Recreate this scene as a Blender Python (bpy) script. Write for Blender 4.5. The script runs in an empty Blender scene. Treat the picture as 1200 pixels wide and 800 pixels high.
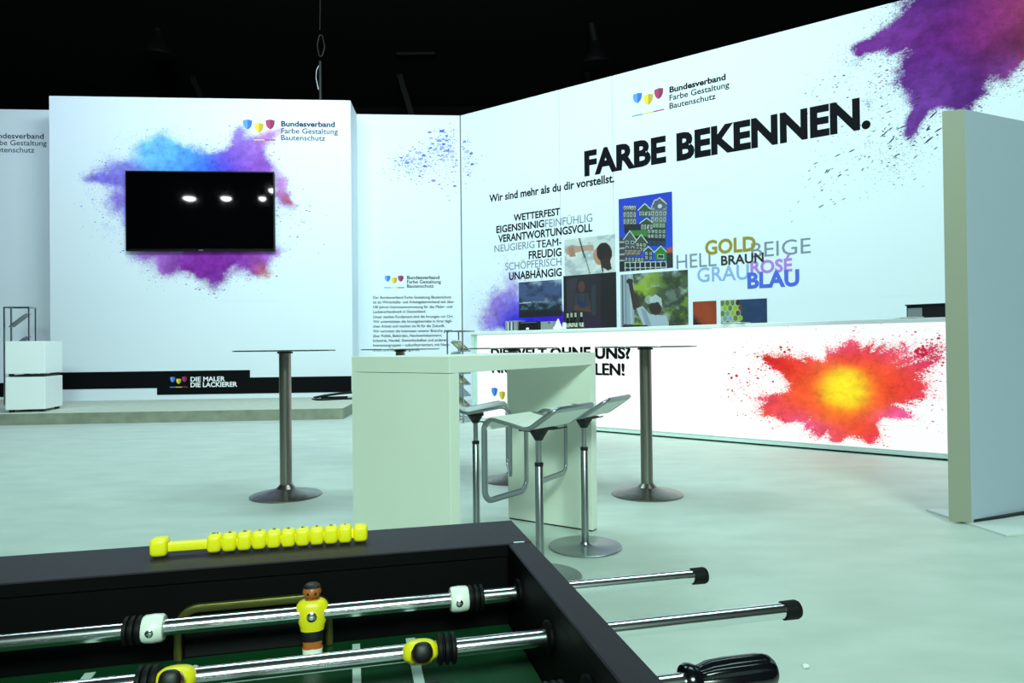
import bpy, math, random
import numpy as np
from mathutils import Matrix, Vector
random.seed(4); rng = np.random.RandomState(7)
S = bpy.context.scene
COL = S.collection

# ------------------------------------------------------------------ camera
F = 800.0; H = 1.15; PITCH = 7/800.0; ROLL = 0.011
fw = Vector((0, math.cos(PITCH), math.sin(PITCH)))
_r0 = Vector((1, 0, 0)); _u0 = _r0.cross(fw)
RT = _r0*math.cos(ROLL) - _u0*math.sin(ROLL)
UP = _u0*math.cos(ROLL) + _r0*math.sin(ROLL)
cd = bpy.data.cameras.new('camera'); cam = bpy.data.objects.new('camera', cd); COL.objects.link(cam)
cd.sensor_width = 36; cd.lens = 24; cd.clip_start = 0.02; cd.clip_end = 200
cam.matrix_world = Matrix(((RT.x, UP.x, -fw.x, 0), (RT.y, UP.y, -fw.y, 0), (RT.z, UP.z, -fw.z, H), (0, 0, 0, 1)))
S.camera = cam
EYE = Vector((0, 0, H))

# ------------------------------------------------------------------ world, lights, exposure
wd = bpy.data.worlds.new('dark_hall'); S.world = wd; wd.use_nodes = True
wd.node_tree.nodes['Background'].inputs[0].default_value = (0.5, 0.75, 0.8, 1)
wd.node_tree.nodes['Background'].inputs[1].default_value = 0.012
S.view_settings.view_transform = 'Standard'; S.view_settings.look = 'None'
S.view_settings.gamma = 1; S.view_settings.exposure = 0.0; S.view_settings.use_curve_mapping = False

def area(name, loc, target, size, power, col, spread=180):
    l = bpy.data.lights.new(name, 'AREA'); l.shape = 'RECTANGLE'; l.size, l.size_y = size
    l.energy = power; l.color = col; l.spread = math.radians(spread)
    o = bpy.data.objects.new(name, l); COL.objects.link(o); o.location = loc
    o.rotation_euler = (Vector(target)-Vector(loc)).to_track_quat('-Z', 'Y').to_euler()
    return o
CYAN = (0.80, 0.98, 0.99); HALL = (0.68, 1.0, 0.85)
area('truss_light', (-3.6, 9.0, 7.9), (-4.0, 14.0, 4.6), (3.0, 0.5), 225, (0.84, 0.99, 1.0))
area('truss_light', (-8.2, 9.2, 7.9), (-9.0, 14.0, 2.5), (2.0, 0.5), 95, (0.62, 0.66, 1.0))
area('truss_light', (0.4, 7.6, 7.9), (2.2, 12.6, 3.6), (3.6, 0.5), 150, CYAN)
area('truss_light', (3.9, 4.6, 7.9), (6.2, 10.0, 3.4), (3.0, 0.5), 118, CYAN)
area('hall_light', (1.5, -7.5, 7.0), (0.2, 4.0, 0.6), (3.0, 2.0), 1250, HALL)
area('hall_light', (-3.5, 7.0, 8.8), (-3.5, 7.5, 0.0), (5.0, 2.0), 400, (0.66, 0.99, 1.0))
area('hall_light', (2.5, 4.0, 9.0), (2.2, 6.0, 0.0), (4.0, 2.0), 230, (0.66, 1.0, 0.96))

# ------------------------------------------------------------------ maths helpers
def ray(px, py): return fw + RT*((px-600)/F) - UP*((py-400)/F)
def onz(px, py, z):
    d = ray(px, py); return EYE + d*((z-H)/d.z)
def ony(px, py, y):
    d = ray(px, py); return EYE + d*(y/d.y)
def projx(P):
    d = P-EYE; return 600 + F*d.dot(RT)/d.dot(fw)
def lin(c):
    if isinstance(c, str): c = tuple(int(c[i:i+2], 16)/255 for i in (0, 2, 4))
    return tuple(x/12.92 if x <= .04045 else ((x+.055)/1.055)**2.4 for x in c)
def fillet(pts, r, closed=False, n=6):
    pts = [Vector(p) for p in pts]; N = len(pts); out = []
    rs = r if isinstance(r, (list, tuple)) else [r]*N
    for i, p in enumerate(pts):
        if not closed and i in (0, N-1): out.append(p); continue
        a = pts[i-1]-p; b = pts[(i+1) % N]-p
        la, lb = a.length, b.length; a = a/la; b = b/lb
        ang = a.angle(b); 
        if ang > 3.1 or rs[i] <= 0: out.append(p); continue
        t = min(rs[i]/math.tan(ang/2), la*.48, lb*.48)
        rr = t*math.tan(ang/2)
        c = p + (a+b).normalized()*(rr/math.sin(ang/2))
        s = p+a*t-c; e = p+b*t-c; w = s.angle(e)
        for k in range(n+1):
            f = k/n; out.append(c + (s*math.sin((1-f)*w)+e*math.sin(f*w))/math.sin(w))
    return out

class MB:
    def __init__(s): s.v = []; s.f = []; s.m = []; s.mi = 0
    def add(s, vs, fs):
        b = len(s.v); s.v += [tuple(x) for x in vs]; s.f += [tuple(b+i for i in f) for f in fs]; s.m += [s.mi]*len(fs); return s
    def box(s, c, d, M=None, bev=0):
        hx, hy, hz = d[0]/2, d[1]/2, d[2]/2; vs = []; fs = []
        if bev <= 0:
            vs = [Vector((c[0]+i*hx, c[1]+j*hy, c[2]+k*hz)) for i in (-1, 1) for j in (-1, 1) for k in (-1, 1)]
            fs = [(0, 1, 3, 2), (4, 6, 7, 5), (0, 4, 5, 1), (2, 3, 7, 6), (0, 2, 6, 4), (1, 5, 7, 3)]
        else:
            idx = {}
            for i in (-1, 1):
                for j in (-1, 1):
                    for k in (-1, 1):
                        for a in range(3):
                            q = [i*(hx-bev), j*(hy-bev), k*(hz-bev)]; q[a] = (i, j, k)[a]*(hx, hy, hz)[a]
                            idx[(i, j, k, a)] = len(vs); vs.append(Vector((c[0]+q[0], c[1]+q[1], c[2]+q[2])))
                        t = (idx[i, j, k, 0], idx[i, j, k, 1], idx[i, j, k, 2]); fs.append(t if i*j*k > 0 else t[::-1])
            for a in range(3):
                b_, c_ = (a+1) % 3, (a+2) % 3
                for sg in (-1, 1):
                    q = []
                    for (p, r) in ((-1, -1), (1, -1), (1, 1), (-1, 1)):
                        k = [0, 0, 0]; k[a] = sg; k[b_] = p; k[c_] = r; q.append(idx[(*k, a)])
                    fs.append(tuple(q if sg > 0 else q[::-1]))
                for p in (-1, 1):
                    for r in (-1, 1):
                        k0 = [0, 0, 0]; k0[b_] = p; k0[c_] = r; k1 = list(k0); k0[a] = -1; k1[a] = 1
                        q = (idx[(*k0, b_)], idx[(*k1, b_)], idx[(*k1, c_)], idx[(*k0, c_)])
                        fs.append(q if p*r > 0 else q[::-1])
        if M is not None: vs = [M @ v for v in vs]
        return s.add(vs, fs)
    def prism(s, poly, z0, z1, M=None):
        n = len(poly)
        vs = [Vector((p[0], p[1], z0)) for p in poly]+[Vector((p[0], p[1], z1)) for p in poly]
        fs = [tuple(range(n))[::-1], tuple(range(n, 2*n))]+[(i, (i+1) % n, n+(i+1) % n, n+i) for i in range(n)]
        if M is not None: vs = [M @ v for v in vs]
        return s.add(vs, fs)
    def lathe(s, prof, n=32, M=None, mod=None):
        vs = []; fs = []
        for (r, z) in prof:
            for k in range(n):
                t = 2*math.pi*k/n; rr = r*(mod(t, z) if mod else 1); vs.append(Vector((rr*math.cos(t), rr*math.sin(t), z)))
        for i in range(len(prof)-1):
            for k in range(n): fs.append((i*n+k, i*n+(k+1) % n, (i+1)*n+(k+1) % n, (i+1)*n+k))
        fs.append(tuple(range(n))[::-1]); fs.append(tuple((len(prof)-1)*n+k for k in range(n)))
        if M is not None: vs = [M @ v for v in vs]
        return s.add(vs, fs)
    def sweep(s, path, sec, closed=False, up=(0, 0, 1), M=None):
        P = [Vector(p) for p in path]; N = len(P); n = len(sec); vs = []; fs = []
        T = []
        for i in range(N):
            a = P[i-1] if (i or closed) else P[i]; b = P[(i+1) % N] if (i < N-1 or closed) else P[i]
            T.append((b-a).normalized())
        u = Vector(up); u = (u-T[0]*u.dot(T[0])).normalized() if abs(T[0].dot(u)) < .99 else T[0].orthogonal().normalized()
        for i in range(N):
            u = (u-T[i]*u.dot(T[i])).normalized(); w = T[i].cross(u)
            for (a, b) in sec: vs.append(P[i]+u*a+w*b)
        for i in range(N if closed else N-1):
            j = (i+1) % N
            for k in range(n): fs.append((i*n+k, i*n+(k+1) % n, j*n+(k+1) % n, j*n+k))
        if not closed: fs += [tuple(range(n))[::-1], tuple((N-1)*n+k for k in range(n))]
        if M is not None: vs = [M @ v for v in vs]
        return s.add(vs, fs)
    def build(s, name, mat, parent=None, smooth=None, shadow=None):
        me = bpy.data.meshes.new(name); me.from_pydata([tuple(v) for v in s.v], [], s.f)
        mats = mat if isinstance(mat, (list, tuple)) else [mat]
        for m in mats: me.materials.append(m)
        if len(mats) > 1: me.polygons.foreach_set('material_index', s.m)
        me.update()
        bm_fix(me)
        o = bpy.data.objects.new(name, me); COL.objects.link(o)
        if parent is not None: o.parent = parent
        if smooth is not None:
            me.polygons.foreach_set('use_smooth', [True]*len(me.polygons)); me.set_sharp_from_angle(angle=math.radians(smooth))
        return o
import bmesh
def bm_fix(me):
    bm = bmesh.new(); bm.from_mesh(me); bmesh.ops.recalc_face_normals(bm, faces=bm.faces); bm.to_mesh(me); bm.free()
def circ(r, n=12): return [(r*math.cos(2*math.pi*k/n), r*math.sin(2*math.pi*k/n)) for k in range(n)]
def rect(a, b): return [(-a/2, -b/2), (a/2, -b/2), (a/2, b/2), (-a/2, b/2)]
def rrect(a, b, r, n=3):
    out = []
    for (sx, sy, t0) in ((1, 1, 0), (-1, 1, 90), (-1, -1, 180), (1, -1, 270)):
        for k in range(n+1):
            t = math.radians(t0+90*k/n); out.append((sx*(a/2-r)+r*math.cos(t), sy*(b/2-r)+r*math.sin(t)))
    return out
def tag(o, label=None, cat=None, group=None, kind=None):
    if label: o['label'] = label
    if cat: o['category'] = cat
    if group: o['group'] = group
    if kind: o['kind'] = kind
    return o
def empty(name, loc, rz, label, cat, group=None):
    o = bpy.data.objects.new(name, None); COL.objects.link(o); o.empty_display_size = .1
    o.location = loc; o.rotation_euler = (0, 0, rz); return tag(o, label, cat, group)
def dup(o, parent=None):
    c = o.copy(); COL.objects.link(c); c.parent = parent
    for ch in list(o.children): dup(ch, c)
    return c

# ------------------------------------------------------------------ materials
def mat(name, col, rough=.5, metal=0, noise=None, bump=None, emit=None, spec=None, coat=0, trans=0, alpha=None):
    m = bpy.data.materials.new(name); m.use_nodes = True; nt = m.node_tree; b = nt.nodes['Principled BSDF']
    c = lin(col); b.inputs['Base Color'].default_value = (*c, 1); b.inputs['Roughness'].default_value = rough
    b.inputs['Metallic'].default_value = metal
    if spec is not None: b.inputs['Specular IOR Level'].default_value = spec
    if coat: b.inputs['Coat Weight'].default_value = coat
    if trans: b.inputs['Transmission Weight'].default_value = trans
    if emit: b.inputs['Emission Color'].default_value = (*c, 1); b.inputs['Emission Strength'].default_value = emit
    if noise or bump:
        tc = nt.nodes.new('ShaderNodeTexCoord')
    if noise:   # (scale, colour2, contrast, stretch)
        sc, c2, k, st = noise
        mp = nt.nodes.new('ShaderNodeMapping'); mp.inputs['Scale'].default_value = st
        n = nt.nodes.new('ShaderNodeTexNoise'); n.inputs['Scale'].default_value = sc; n.inputs['Detail'].default_value = 8; n.inputs['Roughness'].default_value = .5
        r = nt.nodes.new('ShaderNodeValToRGB'); r.color_ramp.elements[0].position = .5-k; r.color_ramp.elements[1].position = .5+k
        r.color_ramp.elements[0].color = (*c, 1); r.color_ramp.elements[1].color = (*lin(c2), 1)
        nt.links.new(tc.outputs['Object'], mp.inputs[0]); nt.links.new(mp.outputs[0], n.inputs['Vector']); nt.links.new(n.outputs['Fac'], r.inputs[0])
        nt.links.new(r.outputs[0], b.inputs['Base Color'])
    if bump:
        sc, st = bump
        n = nt.nodes.new('ShaderNodeTexNoise'); n.inputs['Scale'].default_value = sc; n.inputs['Detail'].default_value = 4
        bp = nt.nodes.new('ShaderNodeBump'); bp.inputs['Strength'].default_value = st; bp.inputs['Distance'].default_value = .01
        nt.links.new(tc.outputs['Object'], n.inputs['Vector']); nt.links.new(n.outputs['Fac'], bp.inputs['Height']); nt.links.new(bp.outputs[0], b.inputs['Normal'])
    return m
ST1 = (1, 1, 1)
M_wall = mat('printed_wall', 'E6EFF8', .75, spec=.15)
M_floor = mat('concrete_floor', 'B4C2B8', .5, noise=(2.2, 'CBD5CC', .28, (1, 2.2, 1)), bump=(40, .12))
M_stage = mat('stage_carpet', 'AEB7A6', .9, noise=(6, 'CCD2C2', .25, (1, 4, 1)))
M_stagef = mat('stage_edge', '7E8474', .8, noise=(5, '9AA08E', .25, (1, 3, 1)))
M_dark = mat('hall_dark', '0A0A0C', .9)
M_darkm = mat('dark_metal', '1C1D20', .6)
M_band = mat('black_print', '08090D', .6, spec=.1)
M_ink = mat('ink_black', '0C0D14', .7, spec=.1)
M_inkn = mat('ink_navy', '2A3358', .7, spec=.1)
M_inkg = mat('ink_grey', '7C8798', .7, spec=.1)
M_inkw = mat('ink_white', 'F4F6F8', .6)
M_white = mat('white_laminate', 'E6ECDE', .45, noise=(1.3, 'EFF3E8', .3, ST1))
M_whitec = mat('white_lacquer', 'F4F8F8', .35)
M_steel = mat('brushed_steel', '98938C', .32, 1, noise=(30, '7B7670', .3, (1, 1, .05)))
M_frame = mat('satin_steel', 'A3A8AC', .34, 1)
M_seat = mat('seat_veneer', 'F0F5EE', .4)
M_chrome = mat('chrome', 'F0F2F5', .2, 1)
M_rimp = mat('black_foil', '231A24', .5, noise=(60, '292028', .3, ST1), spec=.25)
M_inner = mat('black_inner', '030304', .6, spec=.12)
M_rubber = mat('black_rubber', '08080A', .6, spec=.2)
M_green = mat('playfield_green', '0C3420', .4, noise=(4, '10401F', .3, ST1), spec=.2)
M_line = mat('playfield_line', 'C8DED2', .5)
M_yel = mat('yellow_plastic', 'F2E21A', .35, noise=(40, 'E8D816', .3, ST1))
M_bead = mat('yellow_bead', 'FFF01C', .4)
M_skin = mat('painted_skin', 'B8662F', .4)
M_hair = mat('painted_hair', '0E0B0C', .5)
M_collar = mat('white_nylon', 'EDEFE6', .35)
M_brass = mat('goal_metal', '6E6A38', .35, .8)
M_glass = mat('dark_glass', '3A4A48', .05, spec=.6)
M_tvb = mat('tv_bezel', '08080A', .3)
M_screen = mat('tv_screen', '020203', .03, spec=.7)
M_partg = mat('grey_laminate', 'B6C0D2', .55)
M_parte = mat('panel_edge', '9E9F8E', .5)
M_plate = mat('painted_plate', 'D5DDDA', .5)
M_black = mat('black_plastic', '101114', .4)
M_grey = mat('grey_plastic', '8C9496', .5)
M_bottle = mat('bottle_glass', '10140C', .15)
M_paper = mat('paper', 'F2F6F4', .7)
M_bro = mat('brochure', '4A4E46', .5, noise=(9, 'B4B48C', .12, ST1))
M_acryl = mat('acrylic_edge', 'DDF2F4', .1)
M_alu = mat('aluminium', 'B9C0C2', .35, .9)

def colmat(name, emit=0):
    """flat print whose colours are held per mesh point"""
    m = bpy.data.materials.new(name); m.use_nodes = True; nt = m.node_tree; b = nt.nodes['Principled BSDF']
    a = nt.nodes.new('ShaderNodeAttribute'); a.attribute_name = 'Col'
    nt.links.new(a.outputs['Color'], b.inputs['Base Color']); b.inputs['Roughness'].default_value = .7
    return m
M_photo = colmat('photo_print')

def powdermat(name, base, scale=1.0, emit=0, spk=1.0, hard=.18, grain=1.0, fine=.35, cloudk=1.0, val0=1.0, unlit=1.0, vc=2.2):
    """printed powder: density (Dens) broken up by noise, colour from Col"""
    m = bpy.data.materials.new(name); m.use_nodes = True; nt = m.node_tree; b = nt.nodes['Principled BSDF']
    L = nt.links.new; N = nt.nodes.new
    tc = N('ShaderNodeTexCoord'); ca = N('ShaderNodeAttribute'); ca.attribute_name = 'Col'; da = N('ShaderNodeAttribute'); da.attribute_name = 'Dens'
    def math_(op, a, b_=None, c=None, clamp=False):
        n = N('ShaderNodeMath'); n.operation = op; n.use_clamp = clamp
        for i, x in enumerate((a, b_, c)):
            if x is None: continue
            if isinstance(x, (int, float)): n.inputs[i].default_value = x
            else: L(x, n.inputs[i])
        return n.outputs[0]
    def noise(sc, det, ro):
        n = N('ShaderNodeTexNoise'); n.inputs['Scale'].default_value = sc; n.inputs['Detail'].default_value = det; n.inputs['Roughness'].default_value = ro
        L(tc.outputs['Object'], n.inputs['Vector']); return n.outputs['Fac']
    D = da.outputs['Fac']
    n1 = noise(2.6*scale, 12, .68)
    n2 = noise(9*scale, 8, .7)
    d = math_('ADD', D, math_('MULTIPLY', math_('SUBTRACT', n1, .5), 1.5*grain))
    d = math_('ADD', d, math_('MULTIPLY', math_('SUBTRACT', n2, .5), .55*grain))
    d = math_('ADD', d, math_('MULTIPLY', math_('SUBTRACT', noise(42*scale, 4, .7), .5), fine*2.2))
    mr = N('ShaderNodeMapRange'); mr.interpolation_type = 'SMOOTHSTEP'; L(d, mr.inputs['Value'])
    mr.inputs['From Min'].default_value = .5-hard; mr.inputs['From Max'].default_value = .5+hard*1.6
    cloud = mr.outputs['Result']
    cloud = math_('MULTIPLY', cloud, math_('MULTIPLY', math_('GREATER_THAN', D, .06), cloudk))
    out = cloud
    for (sc, k) in ((34*scale, 1.0), (75*scale, 1.0), (130*scale, 1.0)):
        mp = N('ShaderNodeMapping'); mp.inputs['Rotation'].default_value = (0, 0, .7); mp.inputs['Scale'].default_value = (1, 1.9, 1); L(tc.outputs['Object'], mp.inputs[0])
        vo = N('ShaderNodeTexVoronoi'); vo.voronoi_dimensions = '2D'; vo.inputs['Scale'].default_value = sc/2; L(mp.outputs[0], vo.inputs['Vector'])
        sx = N('ShaderNodeSeparateColor'); L(vo.outputs['Color'], sx.inputs[0])
        thr = math_('MULTIPLY', math_('POWER', D, 1.3), 1.15*spk)
        on = math_('LESS_THAN', sx.outputs[0], thr)
        rad = math_('MULTIPLY_ADD', sx.outputs[1], .28, .1)
        dot = math_('MULTIPLY', on, math_('LESS_THAN', vo.outputs['Distance'], rad))
        dot = math_('MULTIPLY', dot, math_('MULTIPLY_ADD', sx.outputs[2], .5, .5))
        out = math_('MAXIMUM', out, dot)
    val = math_('MULTIPLY', math_('MULTIPLY_ADD', noise(5*scale, 10, .75), vc, 1-vc*.5), val0)
    hs = N('ShaderNodeHueSaturation'); L(ca.outputs['Color'], hs.inputs['Color']); L(val, hs.inputs['Value'])
    mx = N('ShaderNodeMix'); mx.data_type = 'RGBA'; L(out, mx.inputs['Factor'])
    mx.inputs['A'].default_value = (*lin(base), 1); L(hs.outputs[0], mx.inputs['B'])
    b.inputs['Roughness'].default_value = .75; b.inputs['Specular IOR Level'].default_value = .15
    if unlit < 1:
        dk = N('ShaderNodeMix'); dk.data_type = 'RGBA'; dk.inputs['Factor'].default_value = unlit; dk.inputs['A'].default_value = (0, 0, 0, 1); L(mx.outputs['Result'], dk.inputs['B']); L(dk.outputs['Result'], b.inputs['Base Color'])
    else: L(mx.outputs['Result'], b.inputs['Base Color'])
    if emit:
        L(mx.outputs['Result'], b.inputs['Emission Color']); b.inputs['Emission Strength'].default_value = emit
    return m

# ------------------------------------------------------------------ wall frames
class Plane:
    """vertical plane: u to the right as one faces it, v = height, n toward the viewer"""
    def __init__(s, o, u):
        s.o = Vector((o[0], o[1], 0)); s.u = Vector((u[0], u[1], 0)).normalized(); s.n = s.u.cross(Vector((0, 0, 1)))
        s.M = Matrix(((s.u.x, 0, s.n.x, s.o.x), (s.u.y, 0, s.n.y, s.o.y), (0, 1, 0, 0), (0, 0, 0, 1)))
    def uv(s, px, py):
        d = ray(px, py); t = (s.o-EYE).dot(s.n)/d.dot(s.n); P = EYE+d*t
        return ((P-s.o).dot(s.u), P.z)
    def pt(s, u, v, w=0): return s.M @ Vector((u, v, w))

YAW = math.radians(4.2)
ud = Vector((math.cos(YAW), math.sin(YAW), 0))
_p = ony(235, 405, 13.8)
STG = Plane((_p.x, _p.y), ud)                       # face of the tall stage block
HW = STG.uv(235, 115)[1]                            # wall height
_b = onz(480, 134.6, HW)
BCK = Plane((_b.x, _b.y), ud)                       # recessed back wall
uc = BCK.uv(541, 300)[0]
corner = BCK.pt(uc, 0)
_e = onz(1055, 0.5, HW)
RGT = Plane((corner.x, corner.y), (_e-corner))      # long angled wall
_c0 = onz(700, 506, 0); _c1 = onz(1110, 540, 0)
CNT = Plane((_c0.x, _c0.y), (_c1-_c0))              # counter front
print('HW', HW, 'block depth', (STG.o-BCK.o).dot(STG.n), 'right dir', RGT.u, 'counter dir', CNT.u)

# ------------------------------------------------------------------ print helpers
_fh = None
def text_mesh(s, offset=0.0, spacing=1.0):
    c = bpy.data.curves.new('t', 'FONT'); c.body = s; c.size = 1; c.offset = offset; c.resolution_u = 3; c.space_character = spacing
    o = bpy.data.objects.new('t', c); COL.objects.link(o)
    dg = bpy.context.evaluated_depsgraph_get(); me = bpy.data.meshes.new_from_object(o.evaluated_get(dg))
    v = np.empty(len(me.vertices)*3); me.vertices.foreach_get('co', v)
    bpy.data.objects.remove(o); bpy.data.curves.remove(c)
    return me, v.reshape(-1, 3)
CAP = text_mesh('H')[1][:, 1].max()
def put_text(pl, s, px0, py0, px1, cap, m, parent, bold=0, w=.004, name='lettering', refx=None, label=None):
    """s with its left edge at px0, right edge at px1, baseline through (refx or px0, py0), cap height in px there"""
    rx = px0 if refx is None else refx
    u0 = pl.uv(px0, py0)[0]; u1 = pl.uv(px1, py0)[0]; v0 = pl.uv(rx, py0)[1]; vc = pl.uv(rx, py0-cap)[1]-v0
    emb = bold if 'M' in s and bold > .01 else 0      # letters with a deep notch are thickened by overprinting
    me, v = text_mesh(s, 0 if emb else bold)
    if emb:
        fs = [tuple(p.vertices) for p in me.polygons]; n0 = len(v); sh = [(-emb, 0), (-emb/3, emb/2), (emb/3, -emb/2), (emb, 0), (-emb, emb/2), (emb, -emb/2)]
        V = np.concatenate([v+np.array([a, b_, 0]) for a, b_ in sh]); me = bpy.data.meshes.new(name)
        me.from_pydata(V.tolist(), [], [tuple(i+k*n0 for i in f) for k in range(len(sh)) for f in fs]); v = V
        zz = np.repeat(np.arange(len(sh)), n0)*.0002
    x0, x1 = v[:, 0].min(), v[:, 0].max()
    v[:, 0] = u0+(v[:, 0]-x0)*(u1-u0)/(x1-x0); v[:, 1] = v0+v[:, 1]*vc/(CAP+2*bold*0); v[:, 2] = w+(zz if emb else 0)
    me.vertices.foreach_set('co', v.ravel()); me.materials.clear(); me.materials.append(m); me.name = name; me.update()
    o = bpy.data.objects.new(name, me); COL.objects.link(o); o.parent = parent
    if label: o['label'] = label
    return o
SH = [(-1, .82), (-.5, .93), (0, 1), (.5, .93), (1, .82), (.95, .1), (.78, -.35), (.45, -.75), (0, -1), (-.45, -.75), (-.78, -.35), (-.95, .1)]
M_sh = {k: (mat('ink_'+k, a, .6), mat('ink_%s_dark' % k, b, .6)) for k, a, b in
        (('blue', '5B9BF0', '2F6FD8'), ('yellow', 'F0D63C', 'C9A81C'), ('magenta', 'B0306A', '8A1A4E'))}
def put_shield(pl, px0, px1, py0, py1, key, parent, w=.004):
    u0, v1 = pl.uv(px0, py0); u1, _ = pl.uv(px1, py0); v0 = pl.uv(px0, py1)[1]
    cu, cv, hu, hv = (u0+u1)/2, (v0+v1)/2, (u1-u0)/2, (v1-v0)/2
    b = MB(); b.add([(cu+x*hu, cv+y*hv, w) for x, y in SH if x <= 0], [tuple(range(7))]) if 0 else None
    L_ = [p for p in SH if p[0] <= 0]; R_ = [p for p in SH if p[0] >= 0]
    L_ = [(0, 1)]+[(0, -1)]+[(-.45, -.75), (-.78, -.35), (-.95, .1), (-1, .82), (-.5, .93)]
    R_ = [(0, -1), (0, 1), (.5, .93), (1, .82), (.95, .1), (.78, -.35), (.45, -.75)]
    b.mi = 0; b.add([(cu+x*hu, cv+y*hv, w) for x, y in L_], [tuple(range(7))])
    b.mi = 1; b.add([(cu+x*hu, cv+y*hv, w) for x, y in R_], [tuple(range(7))])
    o = b.build('shield_emblem', list(M_sh[key]), parent); return o
def put_logo(pl, sh, und, lines, parent, cap, boldfirst=.032, ink=None):
    for k, s in zip(('blue', 'yellow', 'magenta'), sh): put_shield(pl, *s, k, parent)
    (ax, ay), (bx, by), th = und
    u0, v0 = pl.uv(ax, ay); u1 = pl.uv(bx, by)[0]; v1 = pl.uv(ax, ay+th)[1]
    for i, k in enumerate(('blue', 'yellow', 'magenta')):
        a = u0+(u1-u0)*i/3; c = u0+(u1-u0)*(i+1)/3
        MB().add([(a, v1, .004), (c, v1, .004), (c, v0, .004), (a, v0, .004)], [(0, 1, 2, 3)]).build('emblem_line', M_sh[k][0], parent)
    for i, (s, x0, y0, x1) in enumerate(lines):
        put_text(pl, s, x0, y0, x1, cap, ink or M_inkn, parent, bold=boldfirst if i == 0 else .012)
def vnoise(shape, cells, seed):
    r = np.random.RandomState(seed); g = r.rand(cells[0]+2, cells[1]+2)
    y = np.linspace(0, cells[0], shape[0]); x = np.linspace(0, cells[1], shape[1])
    yi = y.astype(int); xi = x.astype(int); fy = (y-yi)[:, None]; fx = (x-xi)[None]
    fy = fy*fy*(3-2*fy); fx = fx*fx*(3-2*fx)
    a = g[yi][:, xi]; b = g[yi][:, xi+1]; c = g[yi+1][:, xi]; d = g[yi+1][:, xi+1]
    return a*(1-fy)*(1-fx)+b*(1-fy)*fx+c*fy*(1-fx)+d*fy*fx
def fbm(shape, c0, seed, o=5):
    t = np.zeros(shape); s = 0
    for k in range(o): t += vnoise(shape, (c0*2**k, c0*2**k), seed+k)*.5**k; s += .5**k
    return t/s
def grid_mesh(name, U, V, w, col, dens, m, parent):
    """U,V (ny,nx) wall coordinates; col (ny,nx,3) linear; dens (ny,nx)"""
    ny, nx = U.shape
    co = np.stack([U, V, np.full_like(U, w)], -1).reshape(-1, 3)
    i = np.arange((ny-1)*(nx-1)); r = i//(nx-1); c = i % (nx-1); a = r*nx+c
    f = np.stack([a, a+1, a+nx+1, a+nx], -1)
    me = bpy.data.meshes.new(name); me.from_pydata(co.tolist(), [], f.tolist())
    at = me.color_attributes.new('Col', 'FLOAT_COLOR', 'POINT'); at.data.foreach_set('color', np.concatenate([col, np.ones((ny, nx, 1))], -1).astype(np.float32).ravel())
    if dens is not None:
        d = me.attributes.new('Dens', 'FLOAT', 'POINT'); d.data.foreach_set('value', dens.astype(np.float32).ravel())
    me.materials.append(m); o = bpy.data.objects.new(name, me); COL.objects.link(o); o.parent = parent; return o
def powder(pl, x0, y0, x1, y1, blobs, m, parent, w=.002, n=(110, 90), warp=.25, seed=1, clip=None, ref=None, burst=None):
    clip = clip or (-99, 99, .072, 99)
    """blobs: (px, py, rx, ry, rot_deg, weight, colour) given where they sit in the photograph, laid out on the wall in metres"""
    ca, cb = pl.uv(x0, (y0+y1)/2)[0], pl.uv(x1, (y0+y1)/2)[0]
    if clip: ca, cb = max(ca, clip[0]), min(cb, clip[1])
    rx_ = ref or (x0+x1)/2
    va = min(pl.uv(x0, y1)[1], pl.uv(x1, y1)[1]); vb = max(pl.uv(x0, y0)[1], pl.uv(x1, y0)[1])
    if clip: va, vb = max(va, clip[2]), min(vb, clip[3])
    U, V = np.meshgrid(np.linspace(ca, cb, n[0]), np.linspace(va, vb, n[1]))
    sh = U.shape
    sz = max(cb-ca, vb-va)
    wu = (fbm(sh, 5, seed)-.5)*warp*sz; wv = (fbm(sh, 5, seed+50)-.5)*warp*sz
    Uw, Vw = U+wu, V+wv
    D = np.zeros(sh); W = np.zeros(sh)+1e-6; C = np.zeros(sh+(3,))
    for (px, py, rx, ry, rot, wt, c) in blobs:
        u, v = pl.uv(px, py); du = (pl.uv(px+5, py)[0]-pl.uv(px-5, py)[0])/10; dv = (pl.uv(px, py-5)[1]-pl.uv(px, py+5)[1])/10
        t = math.radians(rot); a = (Uw-u)/du; b = (Vw-v)/dv
        p = (a*math.cos(t)+b*math.sin(t))/rx; q = (-a*math.sin(t)+b*math.cos(t))/ry
        r2 = p*p+q*q; g = np.exp(-r2*1.1)
        D += wt*g; k = np.exp(-r2*1.3)*max(wt, .05)**2; W += k; C += k[..., None]*np.array(lin(c))
    C += 1e-6*np.array(lin(blobs[0][6])); C /= W[..., None]
    if burst:
        u, v = pl.uv(burst[0], burst[1]); th = np.arctan2(V-v, U-u); rr = np.hypot(U-u, V-v); R_ = burst[2]
        def ring(k, sd): 
            g = np.random.RandomState(sd).rand(k); return np.interp((th+math.pi)/(2*math.pi)*k, np.arange(k+1), np.append(g, g[0]))
        D += ((ring(26, seed)-.5)*1.0+(ring(90, seed+1)-.5)*.5)*np.clip(rr/R_*2-.5, 0, 1)*np.clip(D*2.2, 0, 1)
    D = np.clip(D, 0, 1.25)
    e = np.minimum.reduce([np.arange(sh[1])[None].repeat(sh[0], 0), np.arange(sh[0])[:, None].repeat(sh[1], 1), sh[1]-1-np.arange(sh[1])[None].repeat(sh[0], 0), sh[0]-1-np.arange(sh[0])[:, None].repeat(sh[1], 1)])
    if clip[0] < -50 or clip[1] > 50: D *= np.clip(e/4, 0, 1)
    return grid_mesh('powder_print', U, V, w, C, D, m, parent)

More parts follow.
